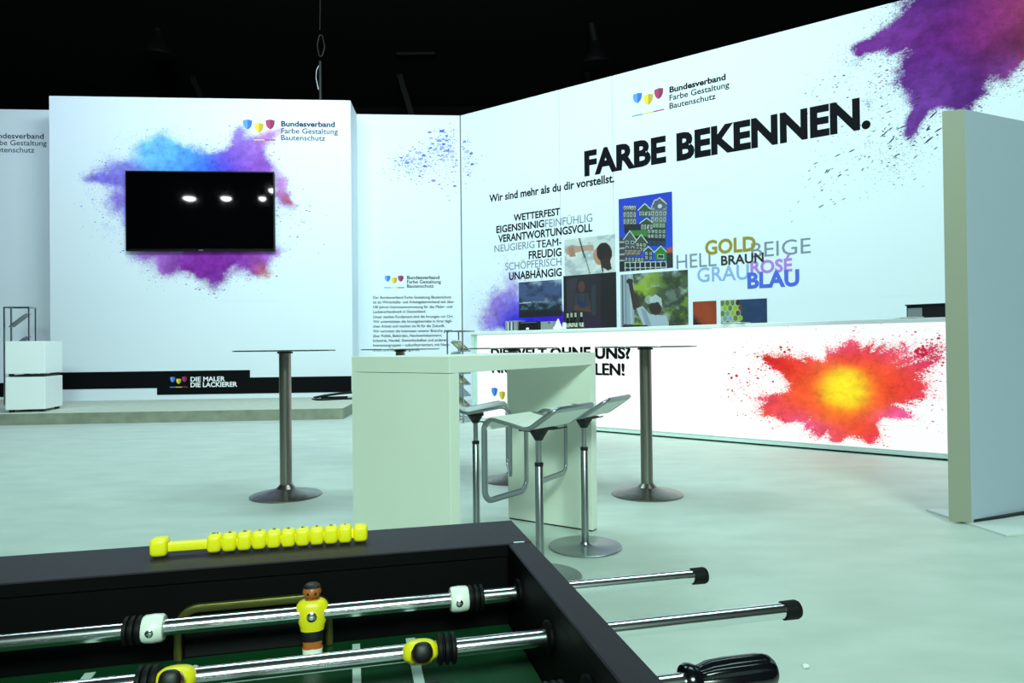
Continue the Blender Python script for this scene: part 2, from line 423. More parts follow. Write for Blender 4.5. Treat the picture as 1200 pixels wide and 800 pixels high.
class Canvas:
    def __init__(s, quad, nx, ny):
        """quad: top-left, top-right, bottom-left corner of the picture in drawing units"""
        s.q = [np.array(p, float) for p in quad]; s.nx, s.ny = nx, ny
        b, a = np.meshgrid(np.linspace(1, 0, ny), np.linspace(0, 1, nx), indexing='ij')
        s.fa, s.fb = a, b     # b = 1 at the first row -> bottom
        P = s.q[0]+a[..., None]*(s.q[1]-s.q[0])+b[..., None]*(s.q[2]-s.q[0])
        s.X, s.Y = P[..., 0], P[..., 1]; s.C = np.zeros((ny, nx, 3))
    def fill(s, c, msk=None, k=1.0):
        c = np.array(lin(c)); msk = np.ones(s.X.shape) if msk is None else msk
        m = (msk*k)[..., None]; s.C = s.C*(1-m)+c*m
    def poly(s, pts, c, k=1.0):
        n = len(pts); ins = np.zeros(s.X.shape, bool)
        for i in range(n):
            (x0, y0), (x1, y1) = pts[i-1], pts[i]
            if y0 == y1: continue
            cr = ((s.Y > min(y0, y1)) & (s.Y <= max(y0, y1))) & (s.X < (s.Y-y0)*(x1-x0)/(y1-y0)+x0); ins ^= cr
        s.fill(c, ins.astype(float), k)
    def line(s, a, b, wd, c, k=1.0):
        a = np.array(a, float); b = np.array(b, float); d = b-a; L = d@d
        t = np.clip(((s.X-a[0])*d[0]+(s.Y-a[1])*d[1])/L, 0, 1)
        r = np.hypot(s.X-a[0]-t*d[0], s.Y-a[1]-t*d[1]); s.fill(c, (r < wd/2).astype(float), k)
    def ell(s, x, y, rx, ry, c, k=1.0, soft=0):
        r = np.hypot((s.X-x)/rx, (s.Y-y)/ry); s.fill(c, np.clip((1-r)/max(soft, 1e-3)+ (0 if soft else 0), 0, 1) if soft else (r < 1).astype(float), k)
    def noise(s, c, cells, seed, lo=.45, hi=.6, k=1.0, msk=None):
        n = fbm(s.X.shape, cells, seed); m = np.clip((n-lo)/(hi-lo), 0, 1)
        if msk is not None: m = m*msk
        s.fill(c, m, k)
    def put(s, pl, tl, br, parent, w=.005, label=None):
        u0, v1 = pl.uv(*tl); u1, v0 = pl.uv(*br)
        U = u0+s.fa*(u1-u0); V = v1+s.fb*(v0-v1)
        o = grid_mesh('photo_print', U, V, w, s.C*.72, None, M_photo, parent)
        if label: o['label'] = label
        return o

# ------------------------------------------------------------------ setting: floor, hall, walls, stage
b = MB(); b.add([(-24, -10, 0), (24, -10, 0), (24, 32, 0), (-24, 32, 0)], [(0, 1, 2, 3)]); b.box((0, 11, -.06), (48, 42, .1)); tag(b.build('floor', M_floor), kind='structure')
b = MB(); b.box((0, 11, 12.6), (48, 42, .2)); tag(b.build('ceiling', M_dark), kind='structure')
for nm, c, d in (('wall_hall_back', (0, 32.1, 6.2), (48, .2, 13)), ('wall_hall_left', (-24.1, 11, 6.2), (.2, 42, 13)), ('wall_hall_right', (24.1, 11, 6.2), (.2, 42, 13)), ('wall_hall_front', (0, -10.1, 6.2), (48, .2, 13))):
    tag(MB().box(c, d).build(nm, M_dark), kind='structure')

def wallobj(name, pl, b, m):
    o = b.build(name, m); o.matrix_world = pl.M; return tag(o, kind='structure')
dep = (STG.o-BCK.o).dot(STG.n)
s0 = STG.uv(58.4, 280)[0]; s1 = STG.uv(412, 280)[0]
b = MB(); b.box(((s0+s1)/2, HW/2+.08, -dep/2+.003), (s1-s0, HW-.16, dep-.006)); 
w_stage = wallobj('wall_stage', STG, b, M_wall)
b = MB(); e0 = BCK.uv(30, 280)[0]-6.0
b.box(((e0+uc)/2, HW/2, -.08), (uc-e0, HW, .16)); w_back = wallobj('wall_back', BCK, b, M_wall)
rw_end = 13.5
w_right = None
seams = [0.0, RGT.uv(657, 300)[0], RGT.uv(719.5, 300)[0], rw_end]
b = MB(); b.box((rw_end/2, HW/2, -.12), (rw_end, HW, .16)); w_right = wallobj('wall_right', RGT, b, M_alu)
for i in range(3):
    a, c = seams[i]+(.012 if i == 0 else .004), seams[i+1]-.004
    MB().box(((a+c)/2, HW/2, -.02), (c-a, HW, .04), bev=.003).build('wall_panel', M_wall, w_right)
# corner post
b = MB(); b.box((0, HW/2, -.01), (.03, HW+.005, .03), M=Matrix.Translation((0, 0, 0))); t_ = wallobj('trim_corner_post', Plane((corner.x, corner.y), (BCK.u+RGT.u)), b, mat('post_grey', '5E686C', .6))

# stage platform
STH = .18
f1 = onz(402, 491, 0); f0 = f1-ud*9.0; nb = Vector((-ud.y, ud.x, 0))
dpt = (BCK.o-f1).dot(nb)
b = MB(); 
P = [f0, f1, f1+nb*(dpt-.005), f0+nb*(dpt-.005)]
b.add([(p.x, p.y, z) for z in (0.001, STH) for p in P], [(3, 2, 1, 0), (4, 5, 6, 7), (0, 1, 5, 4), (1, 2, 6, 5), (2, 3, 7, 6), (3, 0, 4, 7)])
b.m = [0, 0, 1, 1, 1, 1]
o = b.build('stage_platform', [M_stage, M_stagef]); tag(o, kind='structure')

# ---- black bands on the stage wall
def band(pl, px0, px1, pt0, pb0, parent, name='black_band', ref=None, w=.006):
    u0 = pl.uv(px0, pt0)[0]; u1 = pl.uv(px1, pt0)[0]; rf = ref or px0
    v1 = pl.uv(rf, pt0)[1]; v0 = pl.uv(rf, pb0)[1]
    return MB().box(((u0+u1)/2, (v0+v1)/2, w/2), (u1-u0, v1-v0, w)).build(name, M_band, parent)
band(STG, 58.6, 293, 433.4, 453, w_stage, ref=290)
band(STG, 184, 411.8, 442, 460.8, w_stage, ref=300, w=.007)
band(BCK, -40, 57, 448.5, 465, w_back, ref=5)
put_logo(STG, [(199.7, 205.5, 441.4, 448), (206.7, 212.5, 443.5, 449.8), (213.5, 219.3, 441, 447.5)], ((199.2, 453.1), (220, 453.1), .8), [], w_stage, 5)
for o in [c for c in w_stage.children if c.name.startswith(('shield', 'emblem'))]: o.location.z = .006
put_text(STG, 'DIE MALER', 223.5, 446.8, 263.8, 5.3, M_inkw, w_stage, bold=.03, w=.010)
put_text(STG, 'DIE LACKIERER', 223.5, 453.4, 278.3, 5.3, M_inkw, w_stage, bold=.03, w=.010)

# ---- logos and lettering
X3 = lambda cx: 240+cx/4; Y3 = lambda cy: 100+cy/4
put_logo(STG, [(X3(179), X3(222), Y3(160), Y3(207)), (X3(232), X3(275), Y3(176), Y3(223)), (X3(285), X3(328), Y3(160), Y3(207))],
         ((X3(179), Y3(252)), (X3(332), Y3(252)), 1.2),
         [('Bundesverband', X3(358), Y3(192), X3(610)), ('Farbe Gestaltung', X3(358), Y3(225), X3(624)), ('Bautenschutz', X3(358), Y3(257), X3(565))], w_stage, 6)
for s, y, x1 in (('Bundesverband', 162.5, 51.3), ('Farbe Gestaltung', 170.5, 54.8), ('Bautenschutz', 178.7, 40.4)):
    put_text(BCK, s, -13, y, x1, 6, M_ink, w_back, bold=.01 if s[1] == 'u' else .002, refx=40)
X4 = lambda cx: 300+cx/4
put_logo(BCK, [(X4(603), X4(630), X4(91), X4(120)), (X4(634), X4(661), X4(100), X4(129)), (X4(665), X4(692), X4(91), X4(120))],
         ((X4(600), X4(146)), (X4(695), X4(146)), 1),
         [('Bundesverband', X4(708), X4(108), X4(860)), ('Farbe Gestaltung', X4(708), X4(128), X4(867)), ('Bautenschutz', X4(708), X4(148), X4(833))], w_back, 3.8, boldfirst=.02, ink=M_ink)
para = ['Der Bundesverband Farbe Gestaltung Bautenschutz', 'ist als Wirtschafts- und Arbeitgeberverband seit über', '100 Jahren Interessenvertretung für das Maler- und',
        'Lackiererhandwerk in Deutschland.', 'Unser starkes Fundament sind die Innungen vor Ort.', 'Wir unterstützen die Innungsbetriebe in ihrer tägli-',
        'chen Arbeit und machen sie fit für die Zukunft.', 'Wir vertreten die Interessen unserer Branche gegen-', 'über Politik, Behörden, Handwerkskammern,',
        'Industrie, Handel, Gewerkschaften und anderen', 'Interessengruppen – zukunftsorientiert, mit Nach-', 'druck und Überzeugungskraft.']
ys = [200, 222, 245, 267, 291, 313, 335, 358, 380, 402, 424, 446]; xs = [915, 928, 920, 797, 925, 920, 885, 925, 872, 895, 908, 768]
for s, y, x in zip(para, ys, xs): put_text(BCK, s, X4(549), X4(y), X4(x), 3.1, M_ink, w_back, bold=.012)

R8x = lambda c: 640+c/3; R8y = lambda c: 60+c/3
put_logo(RGT, [(R8x(305), R8x(337), R8y(151), R8y(187)), (R8x(342), R8x(376), R8y(155), R8y(193)), (R8x(380), R8x(412), R8y(134), R8y(172))],
         ((R8x(303), R8y(227)), (R8x(416), R8y(227)), 1.3),
         [('Bundesverband', R8x(434), R8y(146), R8x(632)), ('Farbe Gestaltung', R8x(434), R8y(174), R8x(645)), ('Bautenschutz', R8x(434), R8y(203), R8x(597))], w_right, 6.6, ink=M_ink)
T = lambda *a, **k: put_text(RGT, *a, **k)
T('FARBE', 685, 205.3, 781, 26.3, M_ink, w_right, bold=.045)
T('BEKENNEN.', 793, 187.3, 1021, 29, M_ink, w_right, bold=.045)
T('Wir sind mehr als du dir vorstellst.', 573.5, 237, 720.3, 8.4, M_ink, w_right, bold=.026)
for s, x0, y, x1, cap, kd in (('WETTERFEST', 602, 259.2, 656.6, 7.6, 1), ('EIGENSINNIG', 581.8, 273, 638, 7.8, 1), ('FEINFÜHLIG', 639, 266.6, 694.4, 9, 0),
        ('VERANTWORTUNGSVOLL', 584, 284, 694.6, 8.2, 1), ('NEUGIERIG', 579.6, 295.5, 626.6, 8, 0), ('TEAM-', 628.8, 290.6, 658.2, 8.6, 1),
        ('FREUDIG', 619.7, 303.4, 658.2, 8.8, 1), ('SCHÖPFERISCH', 592.2, 316.7, 658.2, 8.5, 0), ('UNABHÄNGIG', 596.6, 328, 658.5, 8.6, 1)):
    T(s, x0, y, x1, cap, M_ink if kd else M_inkg, w_right, bold=(.012 if s == 'TEAM-' else .026) if kd else .004)
for s, x0, y, x1, cap, c, bd, w in (('BEIGE', 880.4, 302, 950.3, 17, '7F8AA0', .0, .004), ('HELL', 793, 315, 839.8, 16, '7F8AA0', .0, .004),
        ('GOLD', 826.4, 298.3, 886, 15.6, '9A8A22', .03, .005), ('GRAU', 817.3, 330.6, 877.8, 16.4, '8FAFE0', .012, .004),
        ('ROSÉ', 879.6, 320.6, 928.6, 14, 'B480DC', .03, .005), ('BLAU', 876, 337.4, 937, 17, '4C66D8', .04, .006), ('BRAUN', 845.2, 310.6, 895.2, 10.4, '2A1E26', .025, .007)):
    T(s, x0, y, x1, cap, mat('ink_'+s.lower().replace('é', 'e'), c, .7), w_right, bold=bd, w=w)

# ---- powder prints
P_wall = powdermat('powder_on_wall', 'E6EFF8', 1.0, val0=.62)
P_soft = powdermat('powder_soft', 'E6EFF8', .9, spk=.55, hard=.3, val0=.9)
P_fleck = powdermat('powder_flecks', 'E6EFF8', .35, spk=1.0, hard=.05, grain=1.0, cloudk=.0)
powder(STG, 85, 128, 395, 352, [
    (205, 190, 36, 26, 0, 1.1, '6FC0FF'), (185, 178, 26, 16, 30, .6, '8AD0FF'), (232, 200, 34, 22, 0, 1.1, '2F6CF5'), (262, 205, 30, 22, 0, 1.1, '3A3CE0'),
    (282, 190, 28, 26, 0, .9, '9460D4'), (300, 175, 22, 22, 40, .7, 'A074DC'), (284, 155, 10, 16, 0, .55, '9A80E0'), (320, 160, 24, 12, 35, .65, 'D68ADE'), (302, 200, 26, 18, 0, .9, '9C50C8'),
    (150, 205, 28, 14, -20, .8, '8C84E8'), (122, 208, 22, 9, -10, .8, '8070E0'), (138, 235, 16, 20, 60, .7, '9C84E4'), (112, 209, 16, 4, 0, .4, 'A090E8'), (155, 230, 16, 24, 0, .6, 'B49CE6'),
    (240, 250, 90, 40, 0, .9, '6F58D8'), (185, 300, 28, 18, 10, .8, 'AC68CC'), (160, 300, 18, 8, 15, .5, 'B080DC'), (195, 314, 12, 14, 0, .7, 'A458C0'), (235, 308, 34, 22, 0, 1.1, '8A28A0'), (245, 328, 18, 16, 0, .8, '8430A4'),
    (272, 305, 28, 16, 0, 1.0, '8C30A8'), (295, 305, 20, 20, -20, .8, 'A850BC'), (318, 300, 18, 10, 20, .5, 'C07CD8'), (332, 226, 9, 22, 0, .6, 'D68CC8'), (338, 240, 14, 5, -25, .7, 'D06040'), (305, 316, 16, 7, -35, .7, 'C8602C'),
    ], P_soft, w_stage, seed=3, warp=.10, n=(150, 110))
powder(BCK, 430, 140, 541, 238, [(520, 170, 20, 15, 35, .8, '5058C8'), (478, 190, 18, 14, 20, .7, '4A54C0'), (500, 195, 36, 24, 0, .35, '5A60CC'), (536, 190, 12, 26, 0, .5, '5A52C4')],
       P_fleck, w_back, seed=9, warp=.12, clip=(-99, uc-.03, 0, HW))
powder(RGT, 541, 150, 600, 245, [(541, 178, 12, 22, 0, .5, '5560C8'), (548, 200, 14, 24, 0, .2, '6A70D4')], P_fleck, w_right, seed=13, warp=.1, clip=(.03, 99, 0, HW), w=.003)
powder(RGT, 545, 300, 730, 392, [(572, 372, 16, 22, 0, .7, 'B090E4'), (585, 355, 10, 22, 20, .65, '9C74DC'), (600, 368, 16, 20, 0, .9, '6A54E0'), (620, 378, 40, 12, 0, 1.1, '1C20E0'), (600, 345, 10, 16, 0, .5, 'B49AE4'),
       (596, 320, 12, 26, 10, .35, 'D0BCE8'), (650, 378, 24, 14, 0, 1.0, '5A1CC8'), (690, 376, 20, 14, 0, .9, '5A1890'), (625, 345, 50, 18, 0, .45, 'B8A8EC')], P_soft, w_right, seed=21, warp=.12, clip=(.05, 99, .6, HW), w=.0025)
powder(RGT, 930, -60, 1420, 330, [
    (1120, 40, 62, 38, 0, 1.1, '7A2494'), (1060, 38, 34, 20, 0, 1.0, '9440B4'), (1020, 50, 24, 12, -10, .7, '8C34A8'), (1180, 20, 50, 44, 0, 1.2, 'B83890'), (1190, 50, 50, 18, 20, 1.1, '480C3C'),
    (1110, 80, 50, 22, 0, 1.1, '782CA0'), (1100, 100, 30, 28, 0, 1.0, '9048BC'), (1130, 110, 26, 24, 0, 1.0, '6A2490'), (1075, 130, 12, 26, -28, .85, '8C44B8'), (1068, 148, 7, 12, -30, .6, '8C44B8'), (1180, 80, 26, 24, 30, .7, 'A048B4'), (1260, 10, 60, 60, 0, 1.2, 'D0602C'), (1240, -40, 90, 40, 0, 1.2, 'B03C84'), (1100, -10, 60, 30, 0, .9, '642488'),
    (1000, 75, 60, 20, 20, .2, '4A2490'), (1060, 180, 50, 28, 30, .24, '3C2480'), (1010, 150, 70, 60, 20, .10, '3C2480'), (1030, 110, 40, 30, 20, .18, '4A2490'), (1300, 120, 60, 40, 0, .9, 'B83890'),
    ], P_wall, w_right, seed=33, warp=.07, n=(190, 120), clip=(RGT.uv(930, 100)[0], 12.5, 1.6, HW-.002))
# single printed specks drifting off the big cloud
sp = MB(); r_ = random.Random(5)
for i in range(110):
    t = r_.random(); ang = math.radians(-40+r_.gauss(0, 10)); 
    px = 1085-t*150+r_.gauss(0, 16); py = 130+t*95+r_.gauss(0, 22)
    if px > 1100 or py < 20 or (700 < px < 1030 and 110 < py < 190 and r_.random() < .8): continue
    u, v = RGT.uv(px, py); s = r_.uniform(.006, .03)*(1-.4*t); a = math.radians(35+r_.gauss(0, 12)); l = r_.uniform(1.2, 2.8)*s
    ca, sa = math.cos(a), math.sin(a); q = [(-l, 0), (-l*.3, -s*.45), (l*.8, -s*.3), (l, .1*s), (l*.1, s*.45)]
    sp.add([(u+x*ca-y*sa, v+x*sa+y*ca, .0045) for x, y in q], [(0, 1, 2, 3, 4)])
tag(sp.build('powder_specks', mat('ink_violet', '2A1E4C', .7), w_right), kind='stuff')

# ---- photographs printed on the right wall
c = Canvas([(437, 385), (663, 345), (440, 520)], 90, 60)   # hand with a brush, head bent (white ground)
c.fill('E2EEEC'); c.noise('A9B4C4', 4, 5, .5, .62, .6); c.noise('FFFFFF', 6, 15, .5, .6, .7)
c.poly([(440, 420), (470, 400), (500, 402), (560, 392), (572, 395), (572, 412), (520, 420), (480, 430), (450, 440)], 'CFA890'); c.poly([(455, 412), (480, 406), (490, 440), (462, 445)], 'B98F7A')
c.line((497, 350), (530, 440), 7, '3A4450'); c.line((530, 430), (562, 520), 4, '5A646C')
c.ell(595, 430, 26, 32, 'C99880'); c.ell(617, 415, 34, 36, '2A1C1C'); c.poly([(600, 440), (640, 430), (650, 470), (610, 488), (604, 470)], '3A2826'); c.poly([(612, 470), (640, 480), (615, 500)], 'E8F0EE')
c.put(RGT, (661.5, 281), (721.5, 319), w_right, w=.0052, label='printed photo of a person bending over with a brush on white')
c = Canvas([(25, 65), (318, 27), (30, 463)], 130, 180)        # stacked gabled houses against a blue sky
c.fill('143ED8'); c.fill('2C66F0', np.clip((c.Y-60)/400, 0, 1)*.6)
def facade(x0, y0, x1, y1, col, nx, ny, wcol='D4E0DC', gable=None):
    c.poly([(x0, y0), (x1, y0), (x1, y1), (x0, y1)], col)
    if gable: 
        c.poly([(x0-4, y0), ((x0+x1)/2, y0-gable), (x1+4, y0)], col); c.line((x0-5, y0), ((x0+x1)/2, y0-gable), 4.5, 'DDE8E4'); c.line((x1+5, y0), ((x0+x1)/2, y0-gable), 4.5, 'DDE8E4')
    for i in range(nx):
        for j in range(ny):
            ax = x0+(x1-x0)*(i+.22)/nx; bx = x0+(x1-x0)*(i+.78)/nx; ay = y0+(y1-y0)*(j+.2)/ny; by = y0+(y1-y0)*(j+.8)/ny
            c.poly([(ax, ay), (bx, ay), (bx, by), (ax, by)], wcol); c.poly([(ax+2.5, ay+3), (bx-2.5, ay+3), (bx-2.5, by-2.5), (ax+2.5, by-2.5)], '2A3C48')
c.poly([(30, 275), (70, 270), (70, 460), (30, 465)], '4A4650')
for k in range(5): c.line((32, 300+k*34), (66, 297+k*34), 9, 'B0B8BC')
facade(50, 130, 125, 205, '5A626A', 4, 2, gable=None); c.poly([(50, 100), (128, 95), (125, 132), (50, 134)], '4A5058')
for k in range(5): c.ell(60+k*14, 112, 6, 11, 'D8E2E0'); c.ell(60+k*14, 114, 3.4, 8, '3A4450')
facade(140, 125, 205, 160, '3A5A40', 4, 1, gable=36); facade(205, 95, 290, 190, '6A7684', 4, 3); c.ell(252, 92, 38, 32, '56627A'); c.line((215, 95), (225, 72), 4, 'E4ECEA'); c.line((225, 72), (240, 70), 4, 'E4ECEA'); c.line((240, 70), (252, 58), 4, 'E4ECEA'); c.line((252, 58), (264, 70), 4, 'E4ECEA'); c.line((264, 70), (290, 92), 4, 'E4ECEA'); c.ell(254, 104, 12, 11, 'CCE0E6')
c.poly([(55, 205), (285, 190), (282, 300), (260, 315), (190, 310), (60, 250)], '16222C')
facade(150, 195, 215, 235, '2E5230', 4, 1, gable=28); facade(215, 190, 282, 220, '4A7A3C', 4, 1)
c.poly([(85, 235), (185, 232), (185, 265), (95, 262)], '3E8A38'); facade(185, 225, 285, 275, '3A4C44', 5, 2)
facade(58, 285, 120, 345, '4A5A5C', 2, 2, gable=48); facade(122, 300, 182, 345, '44503F', 3, 2, gable=44)
facade(188, 285, 285, 315, '14324A', 4, 1, wcol='34506A'); c.poly([(60, 335), (150, 330), (150, 370), (60, 375)], '5E3A34')
for k in range(4): c.line((62, 345+k*7), (148, 341+k*7), 2, 'C8D0CC')
facade(170, 345, 215, 390, '2C4A34', 2, 2, gable=26); facade(228, 350, 290, 388, '2E8A2A', 1, 1, gable=36, wcol='D8EEDC'); c.poly([(290, 320), (326, 318), (326, 348), (290, 350)], 'C8583A')
facade(60, 378, 168, 405, '2E4238', 6, 1); c.poly([(30, 405), (328, 388), (328, 450), (30, 465)], '1A2830'); c.line((60, 410), (285, 395), 4, 'D8E2E0'); c.line((60, 440), (285, 425), 4, 'D8E2E0')
for k in range(9): c.line((62+k*28, 408-k*1.8), (64+k*28, 455-k*1.8), 4.5, 'D8E2E0')
c.poly([(290, 350), (328, 346), (328, 450), (290, 450)], '2A3440')
c.put(RGT, (725, 233.5), (788.8, 313.5), w_right, w=.0055, label='printed photo of stacked gabled houses against blue sky')
c = Canvas([(247, 552), (433, 545), (248, 690)], 90, 60)   # stormy sea
c.fill('4A5E8C'); c.noise('C0CCE4', 3, 41, .5, .7, .9); c.noise('1E2C50', 4, 61, .5, .68, .8); c.fill('16243C', np.clip((c.Y-622)/18, 0, 1)); c.noise('5A7890', 12, 71, .52, .6, .7, msk=(c.Y > 628)*1.0*(c.Y < 660)); c.line((250, 634), (300, 630), 4, 'D0E0E8', .8); c.line((310, 628), (370, 630), 3, 'A0B8C8', .7); c.fill('0C1018', np.clip((c.Y-655)/14, 0, 1))
c.put(RGT, (608, 331), (659, 370), w_right, w=.0055, label='printed photo of a stormy sea')
c = Canvas([(435, 522), (668, 508), (435, 740)], 100, 100)  # craftsman with folded arms, dark
c.fill('17151B'); c.poly([(447, 520), (600, 512), (600, 740), (447, 740)], '2A242E'); c.poly([(450, 540), (500, 530), (460, 740), (450, 740)], '3A3442'); c.poly([(560, 560), (580, 556), (580, 680), (560, 684)], '2E3A48'); c.fill('3C1450', np.clip((c.Y-670)/70, 0, 1)*np.clip((c.X-430)/60, 0, 1)*np.clip((640-c.X)/60, 0, 1), .8)
c.ell(517, 565, 15, 23, '5A3C34'); c.poly([(490, 592), (545, 592), (560, 650), (480, 655)], '3C3A46'); c.line((500, 598), (506, 650), 6, '1E2C52'); c.line((535, 598), (532, 650), 6, '1E2C52'); c.poly([(480, 640), (555, 645), (560, 668), (480, 662)], '5E4038'); c.poly([(508, 625), (532, 625), (534, 650), (506, 650)], '22305A')
c.put(RGT, (660.3, 323.5), (723, 383.5), w_right, w=.0057, label='dark printed photo of a craftsman with folded arms')
c = Canvas([(35, 485), (408, 462), (35, 765)], 150, 110)      # painter at a window, trees
c.fill('5A6A48'); c.noise('A8BEB0', 5, 101, .5, .6, .9); c.noise('7C9A34', 6, 111, .52, .62, .9); c.noise('343F2C', 7, 121, .5, .62, .8); c.noise('A6C43C', 4, 131, .5, .62, .9, msk=np.clip((260-c.X)/80, 0, 1)); c.noise('2C3626', 5, 141, .45, .6, .6, msk=np.clip((c.X-240)/60, 0, 1))
c.poly([(35, 480), (108, 478), (115, 560), (112, 765), (35, 765)], 'A8B8C8'); c.line((48, 485), (48, 765), 9, '56646E'); c.line((66, 485), (66, 765), 4, '788894'); c.line((90, 485), (100, 765), 10, 'C8D8DC')
c.line((92, 518), (118, 650), 24, '40302C'); c.ell(90, 518, 20, 14, '40302C'); c.line((120, 590), (140, 660), 28, '4A3834')
c.poly([(125, 655), (160, 640), (200, 680), (290, 685), (305, 720), (303, 765), (180, 765), (160, 730)], 'C2D0DE'); c.poly([(150, 650), (180, 665), (210, 740), (180, 745)], '9CACBE'); c.line((60, 748), (180, 748), 26, '3A2C2A')
c.ell(232, 640, 36, 44, '3E2E2E'); c.poly([(200, 600), (235, 582), (265, 600), (272, 650), (250, 620), (205, 625)], 'C8D4D8'); c.ell(196, 608, 22, 22, 'D8E6DC', .5)
c.put(RGT, (727, 322), (807, 384.5), w_right, w=.0059, label='printed photo of a painter in white reaching up at a window')
c = Canvas([(0, 0), (100, 0), (0, 100)], 30, 30); c.fill('A83C14'); c.noise('C04E1C', 3, 200, .4, .7, .6); c.poly([(0, 60), (35, 88), (40, 100), (0, 100)], '1E1614'); c.line((0, 50), (45, 95), 3, '5A2410')
c.put(RGT, (812, 353.5), (840, 384), w_right, w=.0055, label='orange colour field print')
c = Canvas([(0, 0), (150, 0), (0, 78)], 110, 60); c.fill('1B3B68'); c.noise('24487A', 5, 210, .4, .6, .7)
hc = ['8FA8B8', '6E4A28', 'A8C81C', '3A2420', '7AB0AC', 'B07020', '9CB4D8', '708C30']
c.poly([(0, 0), (58, 0), (66, 30), (60, 78), (0, 78)], 'C8D8B0')
rh = random.Random(11)
for j in range(6):
    for i in range(4):
        x = 6+i*17+(j % 2)*8.5; y = 8+j*14
        if x < 68: c.poly([(x+7.6*math.cos(math.radians(60*k+30)), y+8.4*math.sin(math.radians(60*k+30))) for k in range(6)], rh.choice(hc))
c.put(RGT, (844.5, 352), (899.3, 384), w_right, w=.0055, label='hexagon pattern fading into navy colour field print')

# ------------------------------------------------------------------ television on the stage wall
u0, v1 = STG.uv(149, 201); u1, v0 = STG.uv(323.4, 294.6)
tv = tag(bpy.data.objects.new('television', None), 'large black flat television mounted on the stage wall', 'television'); COL.objects.link(tv)
tv.matrix_world = STG.M @ Matrix.Translation(((u0+u1)/2, v0, 0))
W_, H_ = u1-u0, v1-v0
MB().box((0, H_/2, .06), (W_, H_, .05), bev=.006).build('casing', M_tvb, tv)
MB().box((0, H_/2+.01, .0855), (W_-.05, H_-.07, .003)).build('screen', M_screen, tv)
MB().box((0, H_/2, .018), (W_*.35, H_*.5, .034)).build('wall_bracket', M_darkm, tv)
MB().box((0, .016, .0862), (.09, .012, .003)).build('badge', M_grey, tv)

# ------------------------------------------------------------------ lightbox counter
cu0 = CNT.uv(553.5, 450)[0]; cu1 = 5.6; CH = CNT.uv(700, 384.3)[1]
ctr = tag(bpy.data.objects.new('bar_counter', None), 'long white backlit counter with orange powder burst print', 'counter'); COL.objects.link(ctr)
ctr.matrix_world = CNT.M
DEP = .62
M_lb = mat('lightbox_white', '828582', .6)
_b = M_lb.node_tree.nodes['Principled BSDF']; _b.inputs['Emission Color'].default_value = (.95, 1, .98, 1); _b.inputs['Emission Strength'].default_value = .92
M_lbfr = mat('counter_frame', 'D8F0EA', .4)
MB().box(((cu0+cu1)/2, .025+CH/2-.03, -DEP/2-.012), (cu1-cu0, CH-.05, DEP-.02)).build('body', M_lbfr, ctr)
MB().box(((cu0+cu1)/2, .011, -DEP/2-.03), (cu1-cu0-.04, .02, DEP-.06)).build('plinth', M_black, ctr)
gu = CNT.uv(559.5, 450)[0]
MB().box(((gu+cu1)/2, CH/2+.01, -.003), (cu1-gu-.01, CH-.13, .012)).build('lightbox_panel', M_lb, ctr)
MB().box(((cu0+cu1)/2, .038, .0), (cu1-cu0, .03, .024)).build('bottom_profile', M_lbfr, ctr)
MB().box(((cu0+cu1)/2, CH-.022, -DEP/2+.01), (cu1-cu0+.03, .044, DEP+.04), bev=.004).build('worktop', M_whitec, ctr)
MB().box((cu0+.02, CH/2, .0), (.04, CH-.06, .022)).build('corner_profile', M_lbfr, ctr)
P_lb = powdermat('powder_lightbox', 'FAFEFC', 1.5, emit=.92, spk=1.7, hard=.07, grain=.7, fine=.6, unlit=.22, vc=1.5)
powder(CNT, 835, 382, 1135, 537, [
    (990, 456, 17, 14, 0, 3.0, 'FFF42C'), (990, 456, 30, 24, 0, .8, 'FF9A10'), (990, 478, 36, 26, 0, .7, 'FA6A10'), (960, 455, 40, 28, 0, .6, 'FA6410'), (1020, 452, 40, 26, 10, .6, 'F85A12'), (1000, 430, 34, 20, 0, .5, 'F04010'),
    (940, 440, 44, 16, -28, .62, 'E23418'), (912, 428, 26, 9, -35, .6, 'D02020'), (932, 474, 44, 18, 15, .55, 'E8482A'), (902, 462, 20, 12, 0, .25, 'D83060'), (1045, 455, 34, 16, 12, .6, 'E8381A'), (1060, 470, 26, 14, 0, .35, 'E03850'), (1010, 414, 38, 14, 15, .4, 'D82A20'),
    (1010, 500, 20, 24, -55, .6, 'E84030'), (1018, 515, 8, 12, -40, .5, 'E03060'), (980, 505, 30, 12, 0, .5, 'E8502C'), (950, 495, 40, 14, -20, .4, 'E850A0'), (1050, 485, 40, 10, 10, .4, 'F060A8'), (1000, 410, 60, 16, 0, .2, 'F070B0'),
    (1090, 412, 24, 16, 30, .15, 'D02048'), (1075, 430, 34, 20, 30, .15, 'C82850'), (870, 440, 30, 20, 0, .16, 'C82050'), (860, 455, 14, 16, 0, .14, 'C82050'), (1080, 460, 30, 30, 0, .15, 'E05090'), (985, 455, 88, 48, 0, .27, 'E84C8C')],
    P_lb, ctr, w=.0045, seed=55, warp=.05, n=(260, 130), burst=(990, 456, .8))
